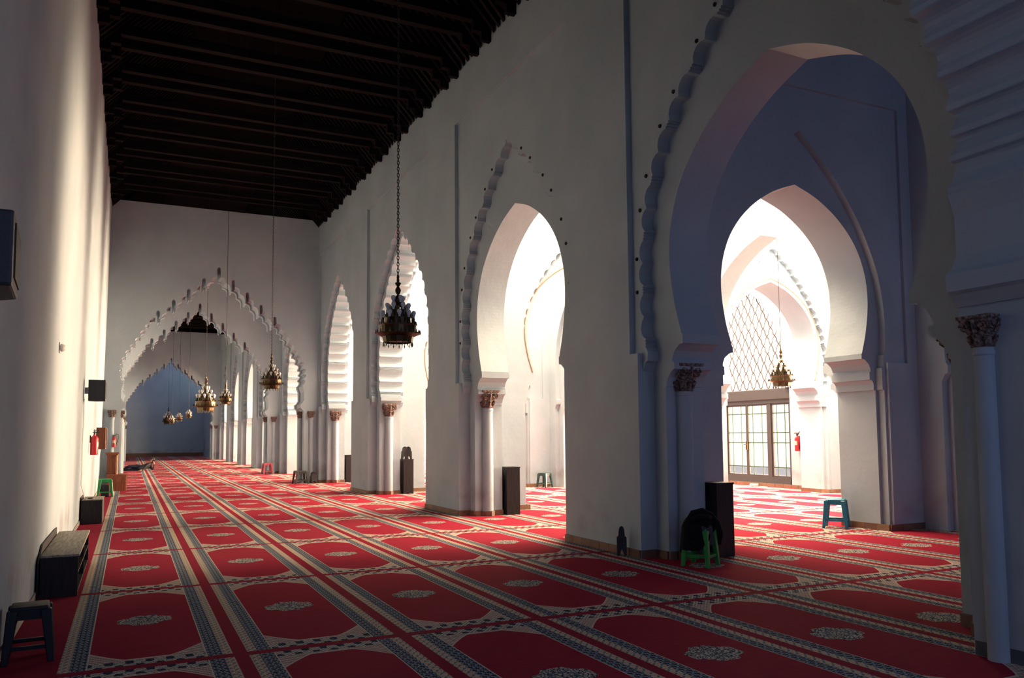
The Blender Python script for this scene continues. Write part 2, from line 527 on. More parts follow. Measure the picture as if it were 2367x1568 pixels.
# --- arcade wall between nave and first aisle
bm = bmesh.new()
arcade_layer(bm, 'X', XA, X1, Y_NEAR, Y_END, H + 0.15, [notch(half_alfiz(), arch_ck(a)[0], arch_ck(a)[1]) for a in ARCH])
arcade_layer(bm, 'X', X1, X2, Y_NEAR, Y_END, H + 0.15, [notch(half_frame(True), *arch_ck(a)) for a in ARCH])
arcade_layer(bm, 'X', X2, X3, Y_NEAR, Y_END, H + 0.15, [notch(half_shoe() if a[2] == 'P' else half_scallop(), *arch_ck(a)) for a in ARCH])
arcade_layer(bm, 'X', X3, X4, Y_NEAR, Y_END, H + 0.15, [notch(half_frame(a[2] == 'S'), *arch_ck(a)) for a in ARCH])
wall_right = tag(obj('wall_right', bm, 'plaster'), 'white arcade wall of lobed horseshoe arches along the nave', 'wall', kind='structure')

# --- engaged columns with carved capitals
def make_capital_mesh():
    bm = bmesh.new()
    lathe(bm, [(0.112, 0.0), (0.128, 0.012), (0.112, 0.024), (0.106, 0.06), (0.112, 0.10), (0.130, 0.13), (0.122, 0.15)], 16)
    for i in range(8):
        a = 2 * PI * i / 8
        ca, sa = math.cos(a), math.sin(a)
        tube(bm, [(0.108 * ca, 0.108 * sa, 0.03), (0.125 * ca, 0.125 * sa, 0.085), (0.145 * ca, 0.145 * sa, 0.125), (0.15 * ca, 0.15 * sa, 0.11)], [0.022, 0.03, 0.022, 0.012], 5)
    frus(bm, (0, 0, 0.14), (0.105, 0.105), (0, 0, 0.30), (0.165, 0.165))
    box(bm, -0.178, 0.178, -0.178, 0.178, 0.30, 0.335)
    for fx, fy in ((1, 0), (-1, 0), (0, 1), (0, -1)):
        for s in (-1, 1):
            # a volute scroll either side of each face
            cx, cy = fx * 0.155 + (0 if fx else s * 0.095), fy * 0.155 + (0 if fy else s * 0.095)
            pts = []
            for q in range(10):
                t = q / 9 * 1.6 * 2 * PI
                rr = 0.062 * (1 - q / 12)
                u = s * rr * math.cos(t)
                pts.append((cx + (0 if fx else u), cy + (0 if fy else u), 0.225 + rr * math.sin(t)))
            tube(bm, pts, 0.014, 5)
        tube(bm, [(fx * 0.13, fy * 0.13, 0.16), (fx * 0.165, fy * 0.165, 0.23), (fx * 0.18, fy * 0.18, 0.29)], [0.03, 0.022, 0.016], 5)
    me_o = obj('capital', bm, 'capital')
    me = me_o.data
    bpy.data.objects.remove(me_o)
    return me
CAPITAL = make_capital_mesh()
def make_shaft_mesh(top=2.02):
    bm = bmesh.new()
    lathe(bm, [(0.105, 0.0), (0.105, 0.05), (0.108, 0.4), (0.102, top - 0.06), (0.112, top - 0.05), (0.112, top - 0.03), (0.104, top - 0.02), (0.104, top)], 24)
    o = obj('engaged_column', bm, 'plaster', smooth='auto')
    me = o.data; bpy.data.objects.remove(o)
    return me
SHAFT = make_shaft_mesh()
SHAFT_TALL = make_shaft_mesh(2.14)
def column(parent, x, y, top=2.02, me=None, scale=1.0):
    s = inst('engaged_column', me or SHAFT, parent, (x, y, 0.0))
    s.scale = (scale, scale, 1)
    c = inst('capital', CAPITAL, s, (0, 0, top))
    c.scale = (1, 1, scale)
    c['label'] = 'carved brown stone capital'
    return s
for a in ARCH[1:5]:
    c, k = arch_ck(a)
    for sgn in ((1, -1) if a[0] < 20 else (1,)):
        column(wall_right, 6.55, c + sgn * (1.885 * k - 0.02))

# --- skirting tiles along the pier feet
TILE_H = 0.095
tile_meshes = {}
def tile_mesh(ln):
    key = round(ln, 2)
    if key not in tile_meshes:
        bm = bmesh.new(); box(bm, -key / 2 + 0.003, key / 2 - 0.003, -0.012, 0.012, 0.0, TILE_H)
        o = obj('skirting_tile', bm, 'tile')
        tile_meshes[key] = o.data
        bpy.data.objects.remove(o)
    return tile_meshes[key]
def skirting(parent, pts, step=0.24):
    """tiles along a floor path; the wall is on the right-hand side of the path"""
    for (xa, ya), (xb, yb) in zip(pts, pts[1:]):
        L = math.hypot(xb - xa, yb - ya)
        if L < 0.02: continue
        n = max(1, round(L / step)); ln = L / n
        dx, dy = (xb - xa) / L, (yb - ya) / L
        ox, oy = -dy * 0.012, dx * 0.012
        me = tile_mesh(ln)
        for i in range(n):
            t = (i + 0.5) * ln
            o = inst('skirting_tile', me, parent, (xa + dx * t + ox, ya + dy * t + oy, 0.0), math.atan2(dy, dx))
def pier_path(i):
    """nave face and the side that looks back along the nave, of the pier beyond arch i"""
    a, b = ARCH[i], ARCH[i + 1]
    k = arch_ck(a)[1]
    f = a[1]; j = arch_ck(a)[0] + 1.885 * k
    path = [(XA, b[0]), (XA, f), (X2, f), (X2, j), (6.43, j)]
    col = [(6.55 + 0.122 * math.cos(t), j - 0.02 + 0.122 * math.sin(t)) for t in (PI, 1.25 * PI, 1.5 * PI, 1.75 * PI, 2 * PI)]
    path += col + [(6.67, j), (X3, j), (X3, f), (X4, f), (X4, f + 0.42)]
    return path[::-1]
def rev(p): return p[::-1]
for i in (1, 2, 3, 4):
    skirting(wall_right, pier_path(i)[::-1] if False else list(reversed(pier_path(i)))[::-1])
# pier on the near side of arch 1: only its far corner and nave face show
a1 = ARCH[1]; j1 = arch_ck(a1)[0] - 1.885 * arch_ck(a1)[1]
skirting(wall_right, [(XA, -2.3), (XA, a1[0]), (X2, a1[0]), (X2, j1), (X3, j1)][::-1][::-1])

# --- cross walls of the nave, with pointed lambrequin arches
def cross_half():
    out = [(0.0, 6.95), (0.05, 6.90), (0.055, 6.62)]
    fingers = [(0.44, 6.56), (0.88, 6.19), (1.31, 5.81), (1.75, 5.44)]
    px, pz = 0.055, 6.62
    for n, (fx, fz) in enumerate(fingers):
        # two lobes, a hanging tooth, then a round-headed slot
        tx, tz = fx - 0.085, fz - 0.36
        sx, sz = px, pz
        for j in range(2):
            ex, ez = sx + (tx - sx) * 0.5 * (1 if j == 0 else 2), sz + (tz - sz) * (0.42 if j == 0 else 1.0)
            for q in range(1, 6):
                t = q / 6
                h = 0.05 * math.sin(PI * t)
                out.append((sx + (ex - sx) * t + h, sz + (ez - sz) * t + h))
            out.append((ex, ez)); sx, sz = ex, ez
        out.append((tx + 0.03, tz - 0.02))
        out.append((fx - 0.055, tz + 0.10))
        for q in range(6):
            t = PI - PI * q / 5
            out.append((fx + 0.05 * math.cos(t), fz - 0.05 + 0.05 * math.sin(t)))
        px, pz = fx + 0.06, fz - 0.22
        out.append((px, pz))
    low = [(1.97, 5.05), (2.08, 4.86), (2.21, 4.64), (2.35, 4.42), (2.48, 4.24), (2.60, 4.02), (2.69, 3.80), (2.71, 3.62), (2.70, 3.44), (2.66, 3.2)]
    sx, sz = px, pz
    for ex, ez in low:
        for q in range(1, 6):
            t = q / 6
            h = 0.072 * math.sin(PI * t) ** 0.7
            out.append((sx + (ex - sx) * t + h, sz + (ez - sz) * t + h * 0.5))
        out.append((ex, ez)); out.append((ex + 0.012, ez - 0.03)); out.append((ex, ez - 0.045))
        sx, sz = ex, ez - 0.045
    out += [(2.72, 3.0), (2.72, 2.72), (2.66, 2.62), (2.60, 2.58), (2.60, 2.46), (2.64, 2.44), (2.70, 2.36), (2.72, 2.36), (2.72, 0)]
    return out
CROSS = cross_half()
NC = 2.90
def cross_wall(y0, y1, label, cols=True):
    bm = bmesh.new()
    wide = [(h + (0.055 if h > 0.3 else 0), z + (0.03 if z > 0.1 and h < 2 else 0)) for h, z in CROSS]
    for t0, t1, hf in ((y0, y0 + 0.26, CROSS), (y0 + 0.26, y1 - 0.22, wide), (y1 - 0.22, y1, CROSS)):
        arcade_layer(bm, 'Y', t0, t1, XL, XA, H + 0.15, [notch(hf, NC, 1.0)])
    w = tag(obj('wall_cross', bm, 'plaster'), label, 'wall', kind='structure')
    ym = (y0 + y1) / 2
    if cols:
        for s in (-1, 1):
            column(w, NC + s * 2.72, ym + 0.05, 2.14, SHAFT_TALL, 0.66)
            column(w, NC + s * 2.95, y0 + 0.0, 2.14, SHAFT_TALL, 0.66)
    return w
# the nearest cross arch dies into the left wall and springs from a pier on the right
bm = bmesh.new()
for t0, t1, g in ((-2.56, -2.3, 0.0), (-3.28, -2.56, 0.0), (-3.5, -3.28, 0.0)):
    R = [(NC + h + (g if h > 0.3 else 0), z) for h, z in CROSS]
    Lf = [(NC - h * 1.2 - (g if h > 0.3 else 0), z + 0.25) for h, z in CROSS[:-13] if NC - h * 1.2 - g > XL + 0.02]
    prism(bm, [(XL, Lf[-1][1] - 0.15)] + Lf[::-1] + R[1:] + [(XA, 0), (XA, H + 0.15), (XL, H + 0.15)], 'Y', t0, t1)
cw0 = tag(obj('wall_cross', bm, 'plaster'), 'white cross wall with a scalloped arch springing beside the dark near pier', 'wall', kind='structure')
column(cw0, NC + 2.72, -2.47, 2.14, SHAFT_TALL, 0.66).scale = (0.66, 0.66, 0.965)
skirting(cw0, [(NC + 2.72, -2.3), (NC + 2.72, -3.5)])
cw1 = cross_wall(20.83, 22.0, 'white cross wall with a pointed lambrequin arch between the dark boards and the transept')
cw2 = cross_wall(28.4, 29.6, 'white cross wall with a pointed lambrequin arch on the far side of the transept')
cw3 = cross_wall(53.0, 54.2, 'white cross wall with the small pointed arch before the end wall')
for w, y in ((cw1, 20.83), (cw2, 28.4)):
    skirting(w, [(NC + 2.72, y), (XA, y)][::-1], 0.26)
    skirting(w, [(XL, y), (NC - 2.72, y)][::-1], 0.26)
bm = bmesh.new(); box(bm, XL - 0.4, XA + 0.3, Y_END, Y_END + 0.3, 0, H + 2.4)
tag(obj('wall_far', bm, 'plaster'), 'grey shaded end wall seen through the farthest arch', 'wall', kind='structure')
bm = bmesh.new(); box(bm, XL, XA, Y_END - 0.03, Y_END, 0, 0.3)
tag(obj('baseboard_far', bm, 'tile'), 'dark brown skirting band at the foot of the end wall', 'baseboard', kind='structure')

# --- second arcade, between the aisles
B0, B1 = 11.65, 12.35
bm = bmesh.new()
arcade_layer(bm, 'X', B0, B0 + 0.12, Y_NEAR, Y_END, H + 0.15, [notch(half_frame(False), *arch_ck(a)) for a in ARCH])
arcade_layer(bm, 'X', B0 + 0.12, B1 - 0.12, Y_NEAR, Y_END, H + 0.15, [notch(half_shoe(), *arch_ck(a)) for a in ARCH])
arcade_layer(bm, 'X', B1 - 0.12, B1, Y_NEAR, Y_END, H + 0.15, [notch(half_frame(False), *arch_ck(a)) for a in ARCH])
tag(obj('wall_aisle', bm, 'plaster'), 'white arcade wall of plain horseshoe arches between the two aisles', 'wall', kind='structure')

# --- cross arches of the aisles
SHOE_T = [(x * 0.826, 2.72 + (z - 2.69) * 0.90) for x, z in SHOE]
CORB_T = [(1.27, 2.72), (1.27, 2.64), (1.33, 2.63), (1.42, 2.56), (1.455, 2.48), (1.455, 2.44), (1.43, 2.44), (1.43, 2.32), (1.47, 2.31), (1.51, 2.26), (1.51, 2.16), (1.545, 2.15), (1.545, 0)]
def half_shoe_t(): return SHOE_T + CORB_T
POINT = smooth_curve([(0.0, 6.02), (0.4, 5.68), (0.85, 5.2), (1.25, 4.62), (1.55, 3.95), (1.66, 3.3), (1.64, 2.72)], 8)
def half_point(lob):
    c = lobed(POINT, 0.2, 0.08, 0.05) if lob else POINT
    return list(c) + [(1.60, 2.70), (1.60, 2.52), (1.56, 2.50), (1.56, 2.16), (1.60, 2.15), (1.60, 0)]
def half_alfiz_t(): return [(0, 6.66), (2.08, 6.66), (2.08, 2.58), (1.64, 2.58), (1.64, 0)]
def aisle_cross(x0, x1, xc, y0, y1, label, lob, ring=False):
    bm = bmesh.new()
    arcade_layer(bm, 'Y', y0, y0 + 0.05, x0, x1, H + 0.15, [notch(half_alfiz_t(), xc, 1.0)])
    arcade_layer(bm, 'Y', y0 + 0.05, y0 + 0.17, x0, x1, H + 0.15, [notch(half_point(lob), xc, 1.0)])
    arcade_layer(bm, 'Y', y0 + 0.17, y1, x0, x1, H + 0.15, [notch(half_shoe_t(), xc, 1.0)])
    w = tag(obj('wall_aisle_cross', bm, 'plaster'), label, 'wall', kind='structure')
    if ring:
        pts = [(xc + s * h * 1.06, y0 + 0.17, z + 0.09) for s, hs in ((-1, SHOE_T[::-1]), (1, SHOE_T[1:])) for h, z in hs]
        b2 = bmesh.new(); tube(b2, pts, 0.015, 6)
        obj('arch_moulding', b2, 'ring', w)
    return w
PIERS = [-2.95, 3.115, 9.15, 15.4, 21.4, 29.0, 35.8, 41.7, 47.7, 53.6]
n_lab = ['behind the near pier', 'framing the view to the grille door', 'behind the pier with the dark board below its capital', 'behind the board carrying the folded stands', 'in line with the first lambrequin arch', 'in line with the second lambrequin arch', 'one bay past the transept', 'two bays past the transept', 'three bays past the transept', 'in line with the smallest pointed arch']
for n, (pc, nl) in enumerate(zip(PIERS, n_lab)):
    if n == 0: continue            # unseen cross arch left out to let more sky light into the aisles
    w = aisle_cross(X4, B0, 9.35, pc - 0.455, pc + 0.455, 'plain horseshoe cross arch of the first aisle ' + nl, n != 1, n in (2, 3))
    if n in (1, 2, 3):
        skirting(w, [(X4, pc - 0.455), (7.805, pc - 0.455), (7.805, pc + 0.455)][::-1])
        skirting(w, [(10.895, pc + 0.455), (10.895, pc - 0.455), (B0, pc - 0.455)][::-1])
    if n < 5:
        w = aisle_cross(B1, 16.75, 14.6, pc - 0.455, pc + 0.455, 'lobed horseshoe cross arch of the outer aisle ' + nl, True, n in (2, 3))
        if n == 2: skirting(w, [(16.145, pc + 0.455), (16.145, pc - 0.455), (16.75, pc - 0.455)][::-1])

# --- courtyard wall with its doorways
DX0, DX1, DXM = 16.75, 17.25, 16.93
DHW, D_LINT, D_TOP = 1.87, 2.77, 5.75
def half_door():
    c = smooth_curve([(0.0, D_TOP), (0.5, 5.55), (0.95, 5.18), (1.35, 4.62), (1.62, 3.95), (1.68, 3.4), (1.66, D_LINT)], 8)
    return c + [(DHW, D_LINT), (DHW, 0.07)]
bm = bmesh.new()
poly = [(Y_NEAR, 0.0), (Y_NEAR, 0.07)]
nts = [notch(half_door(), c, 1.0) for c in DOOR_C]
poly = [(Y_NEAR, 0.0)]
poly = [(Y_NEAR, 0.07)]
for nt in nts: poly += nt
poly += [(Y_END, 0.07), (Y_END, H + 0.15), (Y_NEAR, H + 0.15)]
prism(bm, poly, 'X', DX0, DX1)
box(bm, DX0, DX1, Y_NEAR, Y_END, -0.012, 0.07)
tag(obj('wall_courtyard', bm, 'plaster'), 'outer white wall holding the grille doors to the courtyard', 'wall', kind='structure')

def make_door(y, label, n):
    d = empty('door_%d' % n, (DXM, y, 0.07))
    tag(d, label, 'door', kind='structure')
    zt = D_LINT - 0.07
    bm = bmesh.new()
    box(bm, -0.05, 0.05, -DHW, -DHW + 0.16, 0, zt - 0.25); box(bm, -0.05, 0.05, DHW - 0.16, DHW, 0, zt - 0.25)
    box(bm, -0.05, 0.05, -DHW, DHW, 0, 0.20)
    obj('door_frame', bm, 'grille', d)
    bm = bmesh.new(); box(bm, -0.10, 0.08, -DHW, DHW, zt - 0.32, zt); bevel(bm, 0.03)
    box(bm, -0.06, 0.06, -DHW, DHW, zt - 0.42, zt - 0.32)
    obj('lintel', bm, 'grille', d)
    for s in (-1, 1):
        bm = bmesh.new(); box(bm, -0.05, 0.05, s * 0.93 - 0.07, s * 0.93 + 0.07, 0.2, zt - 0.42)
        obj('post', bm, 'grille', d)
    top = zt - 0.42
    for nm, y0, y1 in (('fixed_panel', -DHW + 0.16, -1.0), ('leaf', -0.86, -0.005), ('leaf', 0.005, 0.86), ('fixed_panel', 1.0, DHW - 0.16)):
        bm = bmesh.new()
        st = 0.05
        box(bm, -0.025, 0.025, y0, y0 + st, 0.2, top); box(bm, -0.025, 0.025, y1 - st, y1, 0.2, top)
        box(bm, -0.025, 0.025, y0 + st, y1 - st, 0.2, 0.24); box(bm, -0.025, 0.025, y0 + st, y1 - st, top - 0.05, top)
        p = obj(nm, bm, 'grille', d)
        for q in (0.30, 0.74):
            b2 = bmesh.new(); yy = y0 + (y1 - y0) * q
            box(b2, -0.010, 0.010, yy - 0.010, yy + 0.010, 0.24, top - 0.05); obj('bar', b2, 'gridgreen', p)
        for z in (0.20 + 0.27, 1.16, 1.45, top - 0.28):
            b2 = bmesh.new(); box(b2, -0.013, 0.013, y0 + st, y1 - st, z - 0.014, z + 0.014); obj('bar', b2, 'gridgreen', p)
    bm = bmesh.new(); box(bm, -0.07, -0.025, -0.03, 0.03, 0.95, 1.2); tube(bm, [(-0.06, -0.02, 1.1), (-0.10, -0.02, 1.1), (-0.10, 0.08, 1.1)], 0.012, 6)
    obj('lock', bm, 'brass', d)
    # arched lattice above
    w = empty('window_%d' % n, (DXM, y, D_LINT))
    tag(w, 'arched window with a diamond lattice over the ' + label.split(' with')[0], 'window', kind='structure')
    arch = [(h, z - D_LINT) for h, z in half_door()[:-2]]
    rim = [(-h, z) for h, z in arch][::-1] + arch[1:]
    bm = bmesh.new(); tube(bm, [(0, s, z) for s, z in rim], 0.035, 6); obj('window_frame', bm, 'grille', w)
    def width(z):
        for (h0, z0), (h1, z1) in zip(arch, arch[1:]):
            if z1 <= z <= z0: return h0 + (h1 - h0) * (z0 - z) / max(1e-6, z0 - z1)
        return 0.0
    top_z = D_TOP - D_LINT
    pw, ph = 0.30, 0.50            # diamond width and height
    for s in (-1, 1):
        for kk in range(-14, 15):
            pts, best = [], []
            y_at0 = kk * pw
            for q in range(0, 120):
                z = top_z * q / 119
                t = z / ph
                yy = y_at0 + s * pw * t + 0.022 * math.sin(4 * PI * t) * s
                if abs(yy) <= width(z): pts.append((0, yy, z))
                else:
                    if len(pts) > len(best): best = pts
                    pts = []
            if len(pts) > len(best): best = pts
            if len(best) < 4: continue
            best = best[::3] + [best[-1]]
            b2 = bmesh.new(); tube(b2, best, 0.017, 5, False); obj('lattice_bar', b2, 'grille', w)
    return d
make_door(DOOR_C[1], 'dark grille door beside the fire extinguisher with iron bars', 1)
make_door(DOOR_C[2], 'dark grille door behind the dark green stool with iron bars', 2)
make_door(DOOR_C[0], 'dark grille door one bay before the fire extinguisher with iron bars', 3)
bm = bmesh.new(); skp = empty('baseboard_courtyard', (0, 0, 0)); tag(skp, 'brown skirting tiles along the courtyard wall below the fire extinguisher', 'baseboard', kind='structure'); bm.free()
skirting(skp, [(DX0, 9.6), (DX0, DOOR_C[1] - DHW)])
skirting(skp, [(DX0, DOOR_C[1] - DHW), (DX0, DOOR_C[1] + DHW)], 0.3)

# --- ceilings
bm = bmesh.new()
def slab(p, y1=Y_END):             # folded ceiling section along Y
    A = [bm.verts.new((x, Y_NEAR, z)) for x, z in p]; B = [bm.verts.new((x, y1, z)) for x, z in p]
    for i in range(len(p) - 1): bm.faces.new((A[i], A[i + 1], B[i + 1], B[i]))
slab([(XT - 0.05, H), (XT + 1.7, H + 1.9), (XA - 1.7, H + 1.9), (XA + 0.05, H)], 57.0)     # last bay left unroofed to let sky light onto the end wall
slab([(XT - 0.1, H + 0.14), (XT + 1.65, H + 2.1), (XA - 1.65, H + 2.1), (XA + 0.1, H + 0.14)], 57.0)
slab([(XA, H + 0.15), (B0, H + 0.15)]); slab([(B0, H + 0.15), (17.3, H + 0.15)])
slab([(XA, H + 0.3), (17.4, H + 0.3)])
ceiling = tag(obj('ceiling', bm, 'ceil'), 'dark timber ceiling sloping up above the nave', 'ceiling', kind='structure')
for n, (lx, dc) in enumerate([(14.5, y) for y in FILL_Y] + [(9.35, y) for y in FILL_Y]):  # unseen frames and panels added over the fill lamps; the roof stays closed
    w = empty('window_%d' % (11 + n), (lx, dc, 8.72)); tag(w, 'added panel over the fill lamp of the %s aisle, ' % ('outer' if n < 8 else 'first') + n_lab[n % 8 + 1], 'roof light', kind='structure')
    bm = bmesh.new()
    for x0, x1, y0, y1 in ((-1.6, 1.6, -1.9, -1.8), (-1.6, 1.6, 1.8, 1.9), (-1.6, -1.5, -1.8, 1.8), (1.5, 1.6, -1.8, 1.8)): box(bm, x0, x1, y0, y1, -0.04, 0.06)
    obj('window_frame', bm, 'grille', w)
    bm = bmesh.new(); box(bm, -1.5, 1.5, -1.8, 1.8, 0.0, 0.02); obj('added_pane', bm, 'white', w)
bm = bmesh.new()
prism(bm, [(XT, H - 0.02), (XA, H - 0.02), (XA - 1.65, H + 2.0), (XT + 1.65, H + 2.0)], 'Y', 56.9, 57.0)
prism(bm, [(XT, H + 0.1), (XA, H + 0.1), (XA - 1.65, H + 2.0), (XT + 1.65, H + 2.0)], 'Y', 53.5, 53.6)
obj('gable_panel', bm, 'ceil', ceiling)
def make_tie():
    bm = bmesh.new()
    for dy in (-0.27, 0.27):
        box(bm, XT, XA, dy - 0.07, dy + 0.07, H + 0.16, H + 0.34)
        for x, s in ((XT, 1), (XA, -1)):     # stepped corbels at the wall
            box(bm, min(x, x + s * 0.34), max(x, x + s * 0.34), dy - 0.06, dy + 0.06, H - 0.02, H + 0.16)
            box(bm, min(x, x + s * 0.18), max(x, x + s * 0.18), dy - 0.05, dy + 0.05, H - 0.16, H - 0.02)
    o = obj('tie_beam', bm, 'beam'); me = o.data; bpy.data.objects.remove(o); return me
TIE = make_tie()
y = -0.9
while y < 52:
    if not (20.3 < y < 22.6 or 27.9 < y < 30.1): inst('tie_beam', TIE, ceiling, (0, y, 0))
    y += 1.56
bm = bmesh.new()
for i in range(150):                # close-set rafters on the slopes
    yy = -1.0 + i * 0.2
    for x0, x1 in ((XT + 0.02, XT + 1.68), (XA - 0.02, XA - 1.68)):
        v = []
        for x, z in ((x0, H + 0.02), (x1, H + 1.86)):
            for dy in (-0.035, 0.035):
                for dz in (-0.10, 0.02): v.append(bm.verts.new((x, yy + dy, z + dz)))
        for f in ((0, 1, 5, 4), (2, 6, 7, 3), (0, 4, 6, 2), (1, 3, 7, 5)): bm.faces.new([v[i2] for i2 in f])
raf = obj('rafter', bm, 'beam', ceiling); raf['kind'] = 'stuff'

# fixings for festival lamps round the two nearest arches
bmh = bmesh.new(); lathe(bmh, [(0, -0.012), (0.022, -0.012), (0.026, 0.004), (0.012, 0.012), (0, 0.012)], 8)
ho = obj('lamp_hook', bmh, 'hole'); HOLE = ho.data; bpy.data.objects.remove(ho)
tot, at = resample(FRAME)
for ai in (1, 2):
    c, k = arch_ck(ARCH[ai])
    for s in (-1, 1):
        for q in range(1, 9):
            h, z = at(tot * (q / 9.2 + (0.01 if q % 2 else -0.01)))
            o = inst('lamp_hook', HOLE, wall_right, (X1 - 0.004, c + s * (h + 0.12) * k, z + 0.05))
            o.rotation_euler = (0, PI / 2, 0)

# ------------------------------------------------------------------ chandeliers
def torus_link(bm, z, rot):
    pts = []
    for q in range(9):
        t = 2 * PI * q / 8
        u = 0.012 * math.cos(t)
        pts.append((u if rot else 0, 0 if rot else u, z + 0.023 * math.sin(t)))
    tube(bm, pts, 0.0042, 4, False)
BULB_ME = {}
def bulb_mesh():
    if 'b' not in BULB_ME:
        bm = bmesh.new()
        lathe(bm, [(0.011, 0.0), (0.012, 0.02), (0.019, 0.036), (0.025, 0.052), (0.024, 0.066), (0.015, 0.078), (0, 0.082)], 10)
        o = obj('bulb', bm, 'bulb', smooth=True); BULB_ME['b'] = o.data; bpy.data.objects.remove(o)
        bm = bmesh.new(); lathe(bm, [(0, -0.05), (0.014, -0.05), (0.013, 0.0), (0.014, 0.004), (0, 0.004)], 8)
        o = obj('socket', bm, 'iron'); BULB_ME['s'] = o.data; bpy.data.objects.remove(o)
    return BULB_ME
def chandelier(loc, label, chain_len, scale=1.0, small=False, group='brass chandeliers hung along the nave', cable=False):
    c = empty('chandelier', loc)
    tag(c, label, 'chandelier', group)
    bm = bmesh.new()
    if cable or small: tube(bm, [(0, 0, 0.62), (0, 0, chain_len / scale)], 0.007 / scale * 1.0, 6)
    else:
        z, i = 0.64, 0
        while z < chain_len / scale:
            torus_link(bm, z, i % 2); z += 0.034; i += 1
    obj('chain', bm, 'iron', c)
    bm = bmesh.new()
    lathe(bm, [(0.0, 0.16), (0.012, 0.17), (0.012, 0.44), (0.022, 0.45), (0.036, 0.475), (0.040, 0.50), (0.034, 0.528), (0.016, 0.545), (0.011, 0.555), (0.022, 0.57), (0.031, 0.592), (0.030, 0.61), (0.018, 0.63), (0.011, 0.64), (0.03, 0.668), (0.032, 0.68), (0.012, 0.69), (0.016, 0.70), (0.009, 0.76), (0, 0.77)], 12)
    obj('stem', bm, 'brass', c, smooth='auto')
    # three-tiered pierced body
    def ring(r0, z0, r1, z1, n=24, cren=0.0, name='tier', mat='brass'):
        bm = bmesh.new()
        lathe(bm, [(r0 - 0.008, z0), (r0, z0), (r1, z1), (r1 - 0.008, z1), (r0 - 0.008, z0)], n)
        if cren:
            for i in range(n):
                a = 2 * PI * (i + 0.5) / n
                cx, cy = (r1 - 0.004) * math.cos(a), (r1 - 0.004) * math.sin(a)
                frus(bm, (cx, cy, z1 - 0.004), (0.009, 0.009), (cx, cy, z1 + cren), (0.003, 0.003))
        return bm
    bm = ring(0.150, 0.052, 0.165, 0.115, 16)                  # basket
    for i in range(16):
        a = 2 * PI * i / 16
        lathe(bm, [(0, -0.055), (0.004, -0.04), (0.008, -0.028), (0.004, -0.018), (0.004, 0.0)], 5, (0.152 * math.cos(a), 0.152 * math.sin(a), 0.055))
    lathe(bm, [(0.0, 0.066), (0.15, 0.066), (0.15, 0.074), (0, 0.074)], 16)
    b = obj('basket', bm, 'brass', c)
    bm = ring(0.165, 0.112, 0.232, 0.145, 24, 0.035)           # spreading tray
    lathe(bm, [(0.0, 0.140), (0.225, 0.140), (0.225, 0.147), (0, 0.147)], 24)
    obj('tray', bm, 'brass', c)
    bm = ring(0.192, 0.147, 0.192, 0.235, 24, 0.035); obj('tier', bm, 'brass', c)
    bm = ring(0.188, 0.215, 0.196, 0.232, 24); obj('band', bm, 'red_glass', c)
    bm = ring(0.136, 0.147, 0.136, 0.315, 18, 0.035)
    lathe(bm, [(0.0, 0.24), (0.19, 0.24), (0.19, 0.245), (0, 0.245)], 18); obj('tier', bm, 'brass', c)
    bm = ring(0.076, 0.25, 0.076, 0.40, 12, 0.035)
    lathe(bm, [(0.0, 0.318), (0.134, 0.318), (0.134, 0.322), (0, 0.322)], 12); obj('tier', bm, 'brass', c)
    bmsh = bulb_mesh()
    for n, r, z, ph in ((10, 0.166, 0.30, 0.1), (7, 0.112, 0.385, 0.4), (4, 0.056, 0.465, 0.2)):
        for i in range(n):
            a = 2 * PI * i / n + ph
            o = inst('bulb', bmsh['b'], c, (r * math.cos(a), r * math.sin(a), z))
            if not small: inst('socket', bmsh['s'], o, (0, 0, 0))
    c.scale = (scale,) * 3
    return c
CEIL = H + 1.9
NX = 2.93
for Y, z, s, lab, small in ((2.03, 2.42, 1.0, 'dark tiered chandelier with bulbs hanging before the ribbed arch beside the folded stands', False),
                            (10.25, 2.41, 0.97, 'dark tiered chandelier hanging level with the farther loudspeaker', False),
                            (18.6, 2.44, 0.88, 'small gilded chandelier hanging just before the first lambrequin arch', False),
                            (25.3, 2.40, 1.85, 'large gilded chandelier with three brass balls in the transept', False),
                            (34.5, 2.42, 0.75, 'smallest gilded chandelier hanging past the transept', True),
                            (42.5, 2.42, 0.9, 'small dark chandelier hanging two bays past the transept', True),
                            (51.0, 2.43, 1.0, 'gilded chandelier hanging just before the farthest arch', True),
                            (56.6, 2.45, 1.75, 'large dark chandelier hanging in front of the end wall', True)):
    chandelier((NX, Y, z), lab, CEIL - z, s, small, cable=Y > 15)
chandelier((13.72, 7.7, 2.5), 'brass chandelier hanging before the diamond lattice window', H + 0.15 - 2.5, 1.25, False, cable=True)

